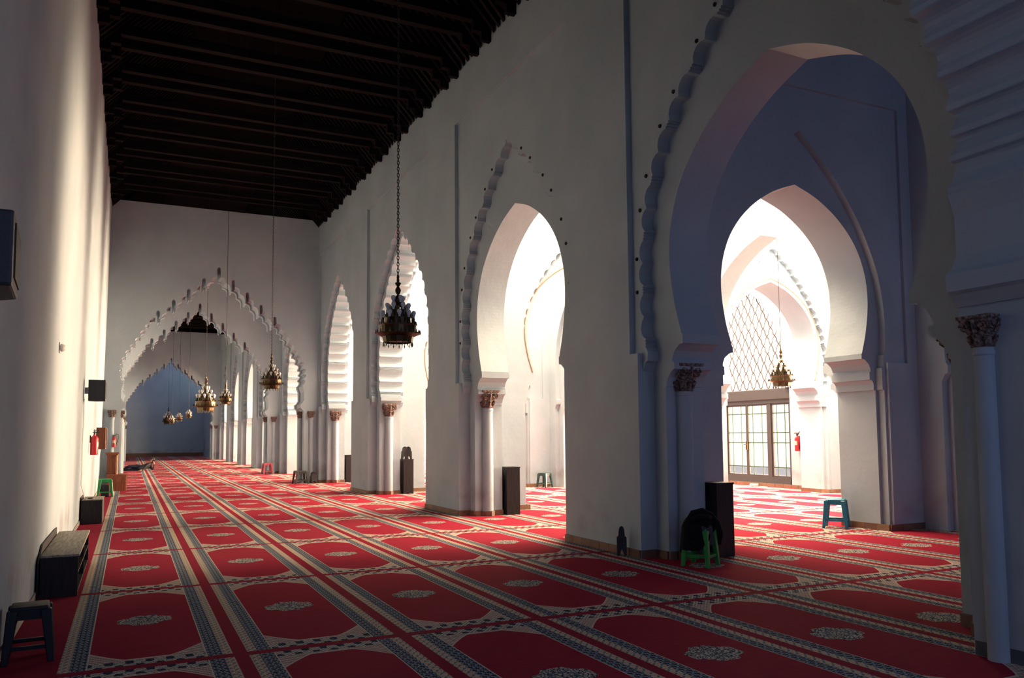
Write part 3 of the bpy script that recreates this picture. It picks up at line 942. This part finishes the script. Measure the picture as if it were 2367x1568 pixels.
# ------------------------------------------------------------------ plastic stools
def make_stool(mat, h=0.45, w=0.30):
    """square plastic stool: rounded top, four tapered legs, aprons and low rails; children parts"""
    r = empty('plastic_stool')
    bm = bmesh.new()
    box(bm, -w * 0.42, w * 0.42, -w * 0.42, w * 0.42, h - 0.035, h); bevel(bm, 0.014, 3)
    obj('seat', bm, mat, r, smooth='auto')
    t, b = w * 0.36, w * 0.50
    for sx, sy in ((-1, -1), (1, -1), (1, 1), (-1, 1)):
        bm = bmesh.new()
        frus(bm, (sx * b, sy * b, 0), (0.021, 0.021), (sx * t, sy * t, h - 0.02), (0.034, 0.034)); bevel(bm, 0.006, 1)
        obj('leg', bm, mat, r)
    for k in range(4):
        a = k * PI / 2
        bm = bmesh.new()
        q = b * 0.93 * 0.98
        y0 = t + (b - t) * 0.70
        box(bm, -y0, y0, -y0 - 0.010, -y0 + 0.010, h * 0.24, h * 0.31)
        o = obj('rail', bm, mat, r); o.rotation_euler[2] = a
        bm = bmesh.new()
        box(bm, -t, t, -t - 0.022, -t - 0.004, h - 0.085, h - 0.02)
        o = obj('apron', bm, mat, r); o.rotation_euler[2] = a
    return r
def stool(mat, loc, rz, label, h=0.45, w=0.30):
    s = make_stool(mat, h, w)
    s.location = loc; s.rotation_euler[2] = rz
    return tag(s, label, 'stool', 'plastic stools')
stool('darknavy', (-0.155, 0.55, 0), 0.06, 'dark plastic stool standing before the long black shelf', 0.37, 0.27)
stool('green', (-0.10, 17.45, 0), 0.05, 'bright green plastic stool standing against the left wall', 0.46, 0.34)
stool('green', (6.36, 1.50, 0), 0.5, 'green plastic stool under the black jacket', 0.43, 0.30)
stool('teal', (10.60, 3.42, 0), 0.62, 'teal blue plastic stool beside the pier of the cross arch', 0.45, 0.34)
stool('darkgreen', (11.25, 14.55, 0), 0.45, 'dark green plastic stool standing in the bright aisle', 0.42, 0.32)
stool('black', (5.45, 20.45, 0), 0.1, 'black plastic stool beside the columns of the first lambrequin arch', 0.42, 0.40)
stool('maroon', (5.55, 28.0, 0), 0.1, 'maroon plastic stool beside the columns of the second lambrequin arch', 0.46, 0.36)

# black jacket thrown over the green stool
jk = empty('jacket', (6.36, 1.50, 0.43)); tag(jk, 'black jacket with grey lining thrown over a green stool', 'jacket')
def drape(name, mat, rx, ry, drop, side, seed, off=(0, 0), lift=0.05):
    rnd = random.Random(seed)
    bm = bmesh.new()
    n, m = 26, 15
    ph = [rnd.uniform(0, 6.28) for _ in range(6)]
    rows = []
    for j in range(m + 1):
        t = j / m
        row = []
        for i in range(n):
            a = 2 * PI * i / n
            d = drop * (0.55 + 0.45 * math.cos(a - side)) * (1 + 0.16 * math.sin(3 * a + ph[0]))
            if t < 0.45:
                r = t / 0.45
                z = lift * (1 - r * r) * (1.2 + 0.5 * math.sin(2 * a + ph[1]) * r) + 0.02 * math.sin(4 * a + ph[2]) * r
                rad = r
            else:
                q = (t - 0.45) / 0.55
                rad = 1 + 0.16 * q + 0.13 * q * math.sin(5 * a + ph[3]) + 0.06 * q * math.sin(9 * a + ph[4])
                z = -max(0.03, d) * q + 0.01 * math.sin(7 * a + ph[5])
            row.append(bm.verts.new((off[0] + rx * rad * math.cos(a), off[1] + ry * rad * math.sin(a), z + 0.018)))
        rows.append(row)
    for A, B in zip(rows, rows[1:]):
        for i in range(n): bm.faces.new((A[i], A[(i + 1) % n], B[(i + 1) % n], B[i]))
    bmesh.ops.remove_doubles(bm, verts=bm.verts, dist=0.001)
    o = obj(name, bm, mat, jk, smooth=True)
    sol = o.modifiers.new('thick', 'SOLIDIFY'); sol.thickness = 0.016
    sub = o.modifiers.new('sub', 'SUBSURF'); sub.levels = 1; sub.render_levels = 1
    return o
drape('body', 'cloth', 0.185, 0.17, 0.30, PI * 0.95, 3, (-0.02, 0.02), 0.12)
drape('lining', 'lining', 0.10, 0.08, 0.27, PI * 1.25, 5, (-0.01, -0.085), 0.01)
bm = bmesh.new(); tube(bm, [(-0.15, 0.02, 0.05), (-0.08, 0.0, 0.15), (0.02, -0.02, 0.17), (0.12, -0.02, 0.12), (0.2, -0.02, 0.04), (0.24, -0.03, -0.08), (0.23, -0.02, -0.2)], [0.045, 0.055, 0.055, 0.06, 0.06, 0.055, 0.045], 10)
obj('sleeve', bm, 'cloth', jk, smooth=True)
bm = bmesh.new(); tube(bm, [(-0.16, -0.04, 0.10), (-0.10, -0.12, 0.13), (0.0, -0.14, 0.12), (0.07, -0.10, 0.12)], [0.02, 0.035, 0.035, 0.02], 8)
obj('collar', bm, 'cloth', jk, smooth=True)

# ------------------------------------------------------------------ narrow book cabinets in the pier corners
def bookcase(x, y, label, rz=0.0, h=0.88, w=0.27, d=0.34):
    b = empty('book_cabinet', (x, y, 0), rz); tag(b, label, 'cabinet', 'narrow black book cabinets beside the piers')
    for x0 in (-w / 2, w / 2 - 0.02):
        bm = bmesh.new(); box(bm, x0, x0 + 0.02, -d / 2, d / 2, 0, h); obj('side_panel', bm, 'blackwood', b)
    bm = bmesh.new(); box(bm, -w / 2 + 0.02, w / 2 - 0.02, -d / 2, -d / 2 + 0.018, 0, h); obj('back_panel', bm, 'blackwood', b)
    bm = bmesh.new(); box(bm, -w / 2 - 0.008, w / 2 + 0.008, -d / 2 - 0.006, d / 2 + 0.006, h, h + 0.02); obj('top', bm, 'blackwood', b)
    for z in (0.04, 0.32, 0.60):
        bm = bmesh.new(); box(bm, -w / 2 + 0.02, w / 2 - 0.02, -d / 2 + 0.018, d / 2, z, z + 0.018); obj('shelf', bm, 'blackwood', b)
    return b
bookcase(7.03, 2.02, 'narrow black book cabinet standing behind the jacket on the green stool', 0.05)
bookcase(7.05, 8.02, 'narrow black book cabinet with a bare top at the pier past the plain arch', -0.06)
bc3 = bookcase(7.05, 14.38, 'narrow black book cabinet carrying the folded book stands', 0.0)
bookcase(7.05, 20.55, 'narrow black book cabinet nearest to the first lambrequin arch', 0.0)

# folding book stands
def rehal(loc, rz, tilt, label, h=0.35, w=0.20, spread=0.045, group='folded wooden book stands'):
    r = empty('folding_book_stand', loc, rz); tag(r, label, 'book stand', group)
    for s in (-1, 1):
        bm = bmesh.new()
        pts = [(-w / 2, 0.0), (-w / 2 + 0.03, 0.0), (-w / 2 + 0.045, 0.05), (0, 0.085), (w / 2 - 0.045, 0.05), (w / 2 - 0.03, 0), (w / 2, 0), (w / 2, h * 0.62), (w / 2 - 0.02, h * 0.66), (w / 2 - 0.025, h * 0.82)]
        pts += [((w / 2 - 0.025) * math.cos(t), h * 0.82 + h * 0.18 * math.sin(t)) for t in [PI * q / 10 for q in range(1, 10)]]
        pts += [(-w / 2 + 0.025, h * 0.82), (-w / 2 + 0.02, h * 0.66), (-w / 2, h * 0.62)]
        prism(bm, pts, 'Y', -0.009, 0.009)
        o = obj('board', bm, 'blackwood', r)
        o.location = (0, s * spread, 0.0); o.rotation_euler[0] = s * 0.10
    bm = bmesh.new(); tube(bm, [(-w / 2, 0, h * 0.4), (w / 2, 0, h * 0.4)], 0.012, 8); obj('hinge', bm, 'blackwood', r)
    r.rotation_euler[0] = tilt
    return r
rehal((5.95, 2.50, 0.01), -0.55, 0.0, 'folded black book stand with a round top leaning at the foot of the near pier', 0.36, 0.12)
for dx, dy, a, nm in ((-0.02, 0.09, 0.1, 'backmost'), (0.02, -0.08, -0.1, 'foremost')):
    rehal((7.05 + dx, 14.38 + dy, 0.901), a, 0.0, 'folded black book stand on top of the narrow book cabinet, ' + nm + ' of the two', 0.33, 0.18, 0.03)
for dx, dy, a, nm in ((0.36, -0.12, 0.1, 'nearer the black stool'), (0.36, 0.12, 0.1, 'nearer the columns behind the black stool')):
    rehal((5.50 + dx, 20.4 + dy, 0.01), a, 0.0, 'folded black book stand on the carpet, ' + nm, 0.36, 0.18, 0.03)

# ------------------------------------------------------------------ along the left wall
# long low shelf
s = empty('low_bookshelf', (XL + 0.018, 0, 0)); tag(s, 'long low black bookshelf with a worn grey top', 'bookshelf')
y0, y1, w, h = 2.88, 5.1, 0.345, 0.40
bm = bmesh.new(); box(bm, 0.02, w, y0 - 0.01, y1 + 0.01, h - 0.02, h); obj('top', bm, 'greytop', s)
for yy in (y0, (y0 + y1) / 2, y1 - 0.02):
    bm = bmesh.new(); box(bm, 0.02, w - 0.01, yy, yy + 0.02, 0, h - 0.02); obj('side_panel', bm, 'blackwood', s)
bm = bmesh.new(); box(bm, 0.02, 0.04, y0 + 0.02, y1 - 0.02, 0.02, h - 0.02); obj('back_panel', bm, 'blackwood', s)
for z in (0.03, 0.21):
    bm = bmesh.new(); box(bm, 0.04, w - 0.012, y0 + 0.02, y1 - 0.02, z, z + 0.018); obj('shelf', bm, 'blackwood', s)
bm = bmesh.new(); prism(bm, [(y0 - 0.06, 0.0), (y1 - 0.2, 0.0), (y1 - 0.2, 0.47), (y0 + 0.3, 0.47), (y0 - 0.06, 0.34)], 'X', -0.0, 0.014)
o = obj('leaning_board', bm, 'blackwood', None); o.location = (XL + 0.016, 0, 0)
tag(o, 'thin black board leaning on the wall behind the low bookshelf', 'board')
# speaker cabinet on the floor
s = empty('floor_box', (XL, 0, 0)); tag(s, 'black box cabinet with a dusty grey top standing on the carpet by the wall', 'cabinet')
y0, y1, w, h = 10.1, 11.0, 0.37, 0.43
bm = bmesh.new(); box(bm, 0.03, w, y0, y1, 0, h - 0.015); bevel(bm, 0.006, 1); obj('body', bm, 'blackwood', s)
bm = bmesh.new(); box(bm, 0.05, w + 0.005, y0 - 0.005, y1, h - 0.015, h); obj('top', bm, 'greytop', s)
bm = bmesh.new(); box(bm, 0.005, 0.028, y0 + 0.12, y1 + 0.05, 0.02, h + 0.03); obj('back_board', bm, 'blackwood', s)
bm = bmesh.new(); lathe(bm, [(0, 0), (0.05, 0), (0.05, 0.012), (0.042, 0.02), (0.02, 0.024), (0, 0.024)], 16)
o = obj('round_tin', bm, 'black', None, (XL + 0.17, 10.35, 0.43)); tag(o, 'small round black tin on the grey topped box', 'tin')
# dark bundle under the green stool
bm = bmesh.new(); box(bm, -0.10, 0.10, -0.09, 0.09, 0, 0.30); bevel(bm, 0.03, 2)
o = obj('storage_crate', bm, 'black', None, (-0.10, 17.45, 0.0), 0.05); tag(o, 'black box tucked under the bright green stool', 'box')

# wooden preacher's lectern with its step
s = empty('wooden_lectern', (-0.18, 20.05, 0)); tag(s, 'reddish brown wooden lectern with turned posts and a step', 'lectern')
bm = bmesh.new(); box(bm, 0.05, 0.55, -0.25, 0.55, 0.0, 0.44); obj('platform', bm, 'redwood', s)
bm = bmesh.new(); box(bm, 0.03, 0.57, -0.28, 0.57, 0.44, 0.47); obj('step', bm, 'redwood', s)
bm = bmesh.new(); box(bm, 0.05, 0.27, 0.10, 0.50, 0.47, 1.02); obj('desk', bm, 'redwood', s)
bm = bmesh.new(); box(bm, 0.02, 0.33, 0.04, 0.55, 1.02, 1.06); box(bm, 0.0, 0.36, 0.02, 0.57, 1.06, 1.10); obj('cornice', bm, 'redwood', s)
for yy in (0.08, 0.3, 0.52):
    bm = bmesh.new(); lathe(bm, [(0.03, 0), (0.03, 0.04), (0.018, 0.06), (0.026, 0.14), (0.018, 0.28), (0.028, 0.42), (0.018, 0.49), (0.03, 0.51), (0.03, 0.55)], 10, (0.30, yy, 0.47)); obj('turned_post', bm, 'orangewood', s, smooth=True)
bm = bmesh.new(); box(bm, 0.55, 0.575, -0.25, -0.20, 0, 0.44); box(bm, 0.55, 0.575, 0.5, 0.55, 0, 0.44); obj('corner_strip', bm, 'orangewood', s)

# loudspeakers
def speaker(loc, w, d, h, label, rz=0.0, tilt=0.0, chamfer=0.06):
    s = empty('loudspeaker', loc, rz); tag(s, label, 'loudspeaker')
    s.rotation_euler[1] = tilt
    bm = bmesh.new()
    pts = [(-d / 2, 0), (d / 2 - chamfer, 0), (d / 2, chamfer), (d / 2, w - chamfer), (d / 2 - chamfer, w), (-d / 2, w)]
    A = [bm.verts.new((b, a, 0)) for a, b in pts]; B = [bm.verts.new((b, a, h)) for a, b in pts]
    bm.faces.new(A); bm.faces.new(B)
    for i in range(6): bm.faces.new((A[i], A[(i + 1) % 6], B[(i + 1) % 6], B[i]))
    bevel(bm, 0.012, 2)
    obj('cabinet', bm, 'black', s)
    bm = bmesh.new(); box(bm, w, w + 0.006, -d / 2 + 0.05, d / 2 - 0.07, 0.04, h - 0.04); obj('grille', bm, 'iron', s)
    bm = bmesh.new(); box(bm, -0.06, 0.01, -0.04, 0.04, h * 0.35, h * 0.65); obj('bracket', bm, 'white', s)
    return s
speaker((wx(2.3) + 0.07, -2.20, 2.085), 0.235, 0.42, 0.295, 'black loudspeaker on the left wall between the white disc and the near arch', 0.06)
speaker((wx(2.4) + 0.07, 9.9, 2.16), 0.27, 0.34, 0.37, 'black wall loudspeaker above the fire extinguisher and brown box', 0.0, 0.0, 0.09)
speaker((0.12, 28.33, 1.98), 0.22, 0.24, 0.26, 'small black loudspeaker on the cross wall beyond the lectern', -PI / 2)
# cable from the speaker to the box
bm = bmesh.new(); tube(bm, [(wx(2.2) + 0.008, 9.95, 2.2), (wx(1.8) + 0.010, 10.0, 1.8), (wx(1.4) + 0.008, 9.95, 1.4), (wx(1) + 0.01, 10.15, 1.0), (wx(.7) + 0.008, 10.1, 0.7), (wx(.4) + 0.07, 10.3, 0.45)], 0.006, 6)
o = obj('speaker_cable', bm, 'white'); tag(o, 'thin pale cable hanging down the left wall below the loudspeaker', 'cable')
# small wall lamp
s = empty('wall_sensor', (wx(2.5), 4.26, 2.52)); tag(s, 'small grey wall fitting alone on the left wall', 'wall fitting')
bm = bmesh.new(); box(bm, 0.0, 0.015, -0.035, 0.035, -0.06, 0.06); bevel(bm, 0.005, 1); obj('back_plate', bm, 'white', s)
bm = bmesh.new(); lathe(bm, [(0.045, 0), (0.043, 0.02), (0.03, 0.045), (0.0, 0.055)], 14); o = obj('dome', bm, 'bulb', s, smooth=True); o.rotation_euler[1] = PI / 2; o.location = (0.015, 0, 0)
bm = bmesh.new(); lathe(bm, [(0, 0), (0.10, 0), (0.11, 0.02), (0.09, 0.04), (0, 0.045)], 24)
o = obj('wall_fitting', bm, 'white', None, (wx(3.4), -1.22, 3.36)); o.rotation_euler[1] = PI / 2; tag(o, 'round white disc fixed high on the left wall before the large loudspeaker', 'wall fitting')

# fire extinguishers
def extinguisher(loc, rz, label, sc_=1.0):
    """hangs on a wall behind it (local -X is the wall)"""
    e = empty('fire_extinguisher', loc, rz); tag(e, label, 'fire extinguisher', 'red fire extinguishers')
    bm = bmesh.new(); lathe(bm, [(0, 0), (0.07, 0), (0.075, 0.02), (0.075, 0.33), (0.06, 0.37), (0.028, 0.395), (0.025, 0.42), (0, 0.42)], 18); obj('cylinder', bm, 'extred', e, (0.085, 0, 0), smooth='auto')
    bm = bmesh.new(); box(bm, 0.07, 0.10, -0.02, 0.02, 0.42, 0.46); box(bm, 0.05, 0.19, -0.012, 0.012, 0.46, 0.475); box(bm, 0.06, 0.17, -0.010, 0.010, 0.49, 0.502); obj('valve', bm, 'black', e)
    bm = bmesh.new(); tube(bm, [(0.085, 0.03, 0.44), (0.085, 0.09, 0.52), (0.085, 0.15, 0.50), (0.085, 0.17, 0.40), (0.085, 0.14, 0.25), (0.085, 0.09, 0.14), (0.085, 0.08, 0.05)], 0.011, 8); obj('hose', bm, 'black', e, smooth=True)
    bm = bmesh.new(); lathe(bm, [(0.0757, 0.16), (0.0757, 0.27)], 10, (0.085, 0, 0), -0.7, 0.7); obj('label_panel', bm, 'extlabel', e)
    bm = bmesh.new(); box(bm, 0.0, 0.02, -0.03, 0.03, 0.25, 0.4); obj('bracket', bm, 'iron', e)
    e.scale = (sc_,) * 3
    return e
extinguisher((wx(1.6) + 0.012, 12.7, 1.17), 0.0, 'red fire extinguisher hanging on the left wall below the loudspeaker', 1.0)
extinguisher((0.02, 20.83, 1.25), -PI / 2, 'small red fire extinguisher on the cross wall behind the lectern', 0.75)
extinguisher((DX0, 10.22, 1.02), PI, 'red fire extinguisher with a black hose on the bright wall beside the grille door', 1.0)
# brown cabinet on the left wall
s = empty('wall_cabinet', (wx(1.5), 16.5, 1.24)); tag(s, 'brown wooden box cabinet fixed on the left wall behind the fire extinguisher', 'cabinet')
bm = bmesh.new(); box(bm, 0, 0.22, 0, 0.42, 0, 0.54); bevel(bm, 0.008, 1); obj('body', bm, 'redwood', s)
bm = bmesh.new(); box(bm, 0.22, 0.24, 0.02, 0.40, 0.02, 0.52); obj('door', bm, 'redwood', s)

# ------------------------------------------------------------------ small things beyond the arches
s = empty('blue_chair', (12.45, 28.3, 0), 0.3); s.location = (12.95, 27.9, 0); tag(s, 'blue plastic chair seen through the second ribbed arch', 'chair')
bm = bmesh.new(); box(bm, -0.2, 0.2, -0.2, 0.2, 0.30, 0.33); obj('seat', bm, 'blue', s)
bm = bmesh.new(); box(bm, -0.2, 0.2, 0.17, 0.2, 0.33, 0.66); obj('backrest', bm, 'blue', s)
for sx, sy in ((-1, -1), (1, -1), (1, 1), (-1, 1)):
    bm = bmesh.new(); frus(bm, (sx * 0.19, sy * 0.19, 0), (0.018, 0.018), (sx * 0.17, sy * 0.17, 0.3), (0.022, 0.022)); obj('leg', bm, 'blue', s)
bm = bmesh.new(); lathe(bm, [(0, 0), (0.09, 0), (0.11, 0.16), (0.10, 0.16), (0.085, 0.015), (0, 0.015)], 14)
o = obj('bucket', bm, 'lime', None, (13.05, 27.45, 0)); tag(o, 'yellow green bucket on the carpet before the blue chair', 'bucket')
bm = bmesh.new(); lathe(bm, [(0, 0), (0.20, 0), (0.20, 0.95), (0.15, 0.95), (0.15, 0.93), (0.10, 0.93), (0.10, 0.95), (0, 0.95)], 18)
o = obj('carpet_roll', bm, 'redcarpet', None, (16.0, 24.5, 0)); tag(o, 'rolled red carpet standing upright in the outer aisle', 'carpet roll')
bm = bmesh.new(); box(bm, -0.05, 0.05, -0.12, 0.12, 0, 0.07); bevel(bm, 0.02, 2)
o = obj('door_stop', bm, 'stonewhite', None, (16.60, 11.85, 0), 0.4); tag(o, 'white stone block on the carpet at the foot of the grille door', 'door stop')

# ------------------------------------------------------------------ reclining person far down the nave
def person():
    root = empty('person', (0.95, 35.2, 0)); tag(root, 'person in a charcoal jacket and navy trousers reclining on the carpet', 'person')
    V = {'pelvis': (-0.10, 0.0, 0.16), 'waist': (0.10, 0.0, 0.17), 'chest': (0.30, 0.0, 0.26), 'neck': (0.44, 0.0, 0.37), 'head0': (0.47, -0.01, 0.43), 'head1': (0.49, -0.02, 0.53),
         'shR': (0.40, 0.02, 0.18), 'elR': (0.52, -0.06, 0.05), 'wrR': (0.56, -0.06, 0.26), 'haR': (0.54, -0.05, 0.40),
         'shL': (0.37, -0.10, 0.34), 'elL': (0.20, -0.24, 0.20), 'wrL': (0.06, -0.26, 0.06), 'haL': (-0.01, -0.26, 0.045),
         'hpR': (-0.18, 0.06, 0.10), 'knR': (-0.52, -0.05, 0.08), 'anR': (-0.86, 0.06, 0.06), 'ftR': (-0.92, -0.06, 0.06),
         'hpL': (-0.18, -0.06, 0.22), 'knL': (-0.50, -0.16, 0.24), 'anL': (-0.80, -0.04, 0.07), 'ftL': (-0.86, -0.16, 0.06)}
    Rr = {'pelvis': .14, 'waist': .12, 'chest': .145, 'neck': .055, 'head0': .075, 'head1': .095, 'shR': .06, 'elR': .045, 'wrR': .032, 'haR': .035, 'shL': .065, 'elL': .048, 'wrL': .033, 'haL': .034,
          'hpR': .095, 'knR': .065, 'anR': .045, 'ftR': .04, 'hpL': .095, 'knL': .068, 'anL': .045, 'ftL': .04}
    E = [('pelvis', 'waist'), ('waist', 'chest'), ('chest', 'neck'), ('neck', 'head0'), ('head0', 'head1'), ('chest', 'shR'), ('shR', 'elR'), ('elR', 'wrR'), ('wrR', 'haR'), ('chest', 'shL'), ('shL', 'elL'), ('elL', 'wrL'), ('wrL', 'haL'),
         ('pelvis', 'hpR'), ('hpR', 'knR'), ('knR', 'anR'), ('anR', 'ftR'), ('pelvis', 'hpL'), ('hpL', 'knL'), ('knL', 'anL'), ('anL', 'ftL')]
    names = list(V)
    # fingers: five short chains per hand
    for hn, dirv, sidev in (('haR', Vector((-0.1, 0.0, 1)).normalized(), Vector((0, 1, 0))), ('haL', Vector((-1, 0, -0.15)).normalized(), Vector((0, 1, 0)))):
        base = Vector(V[hn])
        for f, ln in enumerate((0.07, 0.08, 0.076, 0.06)):
            p1 = base + dirv * 0.035 + sidev * (0.026 * (f - 1.5)); p2 = p1 + dirv * ln * 0.6; p3 = p2 + dirv * ln * 0.35 - Vector((0, 0, 0.012))
            q = [f'{hn}{f}{k}' for k in 'abc']
            for nm, pp, rr in zip(q, (p1, p2, p3), (.011, .010, .009)): V[nm] = tuple(pp); Rr[nm] = rr; names.append(nm)
            E.extend([(hn, q[0]), (q[0], q[1]), (q[1], q[2])])
        p1 = base + sidev * -0.04; p2 = p1 + dirv * 0.04 + sidev * -0.015
        q = [f'{hn}t{k}' for k in 'ab']
        for nm, pp, rr in zip(q, (p1, p2), (.012, .010)): V[nm] = tuple(pp); Rr[nm] = rr; names.append(nm)
        E.extend([(hn, q[0]), (q[0], q[1])])
    me = bpy.data.meshes.new('body')
    idx = {n: i for i, n in enumerate(names)}
    me.from_pydata([V[n] for n in names], [(idx[a], idx[b]) for a, b in E], [])
    o = bpy.data.objects.new('body', me); COL.objects.link(o)
    sk = o.modifiers.new('skin', 'SKIN'); sk.use_smooth_shade = True
    for n, sv in zip(names, me.skin_vertices[0].data):
        sv.radius = (Rr[n], Rr[n]); sv.use_root = (n == 'pelvis')
    o.modifiers.new('sub', 'SUBSURF').levels = 1
    dg = bpy.context.evaluated_depsgraph_get()
    m2 = bpy.data.meshes.new_from_object(o.evaluated_get(dg))
    bpy.data.objects.remove(o)
    for mt in ('jacket', 'trousers', 'skin', 'black'): m2.materials.append(MAT[mt])
    for p in m2.polygons:
        c = p.center; p.use_smooth = True
        if c.z > 0.41 and c.x > 0.40: p.material_index = 2
        elif c.x < -0.06 and c.y > -0.215 or c.x < -0.1: p.material_index = 3 if c.x < -0.83 else 1
        elif (c.x < 0.05 and c.y < -0.215) or (c.x > 0.5 and c.z > 0.30): p.material_index = 2
    zmin = min(v.co.z for v in m2.vertices)
    for v in m2.vertices: v.co.z -= zmin
    b = bpy.data.objects.new('body', m2); COL.objects.link(b); b.parent = root
    hz = -zmin
    bm = bmesh.new()
    bmesh.ops.create_icosphere(bm, subdivisions=3, radius=0.108)
    for v in bm.verts:
        if v.co.x < -0.03 and v.co.z < 0.045: v.co.x = -0.03 + (v.co.x + 0.03) * 0.1
        v.co.z *= 1.08
    obj('hair', bm, 'hair', root, (0.505, -0.02, 0.535 + hz), smooth=True)
    hb = bmesh.new()                     # face: nose, brow, mouth and ears
    bmesh.ops.create_cone(hb, segments=8, radius1=0.018, radius2=0.006, depth=0.045, matrix=Matrix.Translation((-0.105, 0, 0.005)) @ Matrix.Rotation(-PI / 2.6, 4, 'Y'))
    for s in (-1, 1): bmesh.ops.create_uvsphere(hb, u_segments=8, v_segments=6, radius=0.022, matrix=Matrix.Translation((0.0, s * 0.105, 0)) @ Matrix.Diagonal((1, 0.45, 1.4, 1)))
    obj('nose_and_ears', hb, 'skin', root, (0.49, -0.02, 0.52 + hz), smooth=True)
    for s in (-1, 1):
        hb = bmesh.new(); bmesh.ops.create_uvsphere(hb, u_segments=8, v_segments=6, radius=0.012); obj('eye', hb, 'hair', root, (0.49 - 0.092, -0.02 + s * 0.035, 0.535 + hz))
    hb = bmesh.new(); box(hb, -0.006, 0.006, -0.022, 0.022, -0.005, 0.005); obj('mouth', hb, 'maroon', root, (0.49 - 0.092, -0.02, 0.475 + hz))
    return root
person()
# bag standing by the person's feet
s = empty('shoulder_bag', (-0.06, 36.0, 0)); tag(s, 'black bag standing on the carpet by the reclining person', 'bag')
bm = bmesh.new(); box(bm, -0.13, 0.13, -0.08, 0.08, 0, 0.42); bevel(bm, 0.035, 2); obj('body', bm, 'black', s)
bm = bmesh.new(); tube(bm, [(-0.09, 0, 0.40), (-0.07, 0, 0.52), (0, 0, 0.56), (0.07, 0, 0.52), (0.09, 0, 0.40)], 0.012, 6); obj('handle', bm, 'black', s)
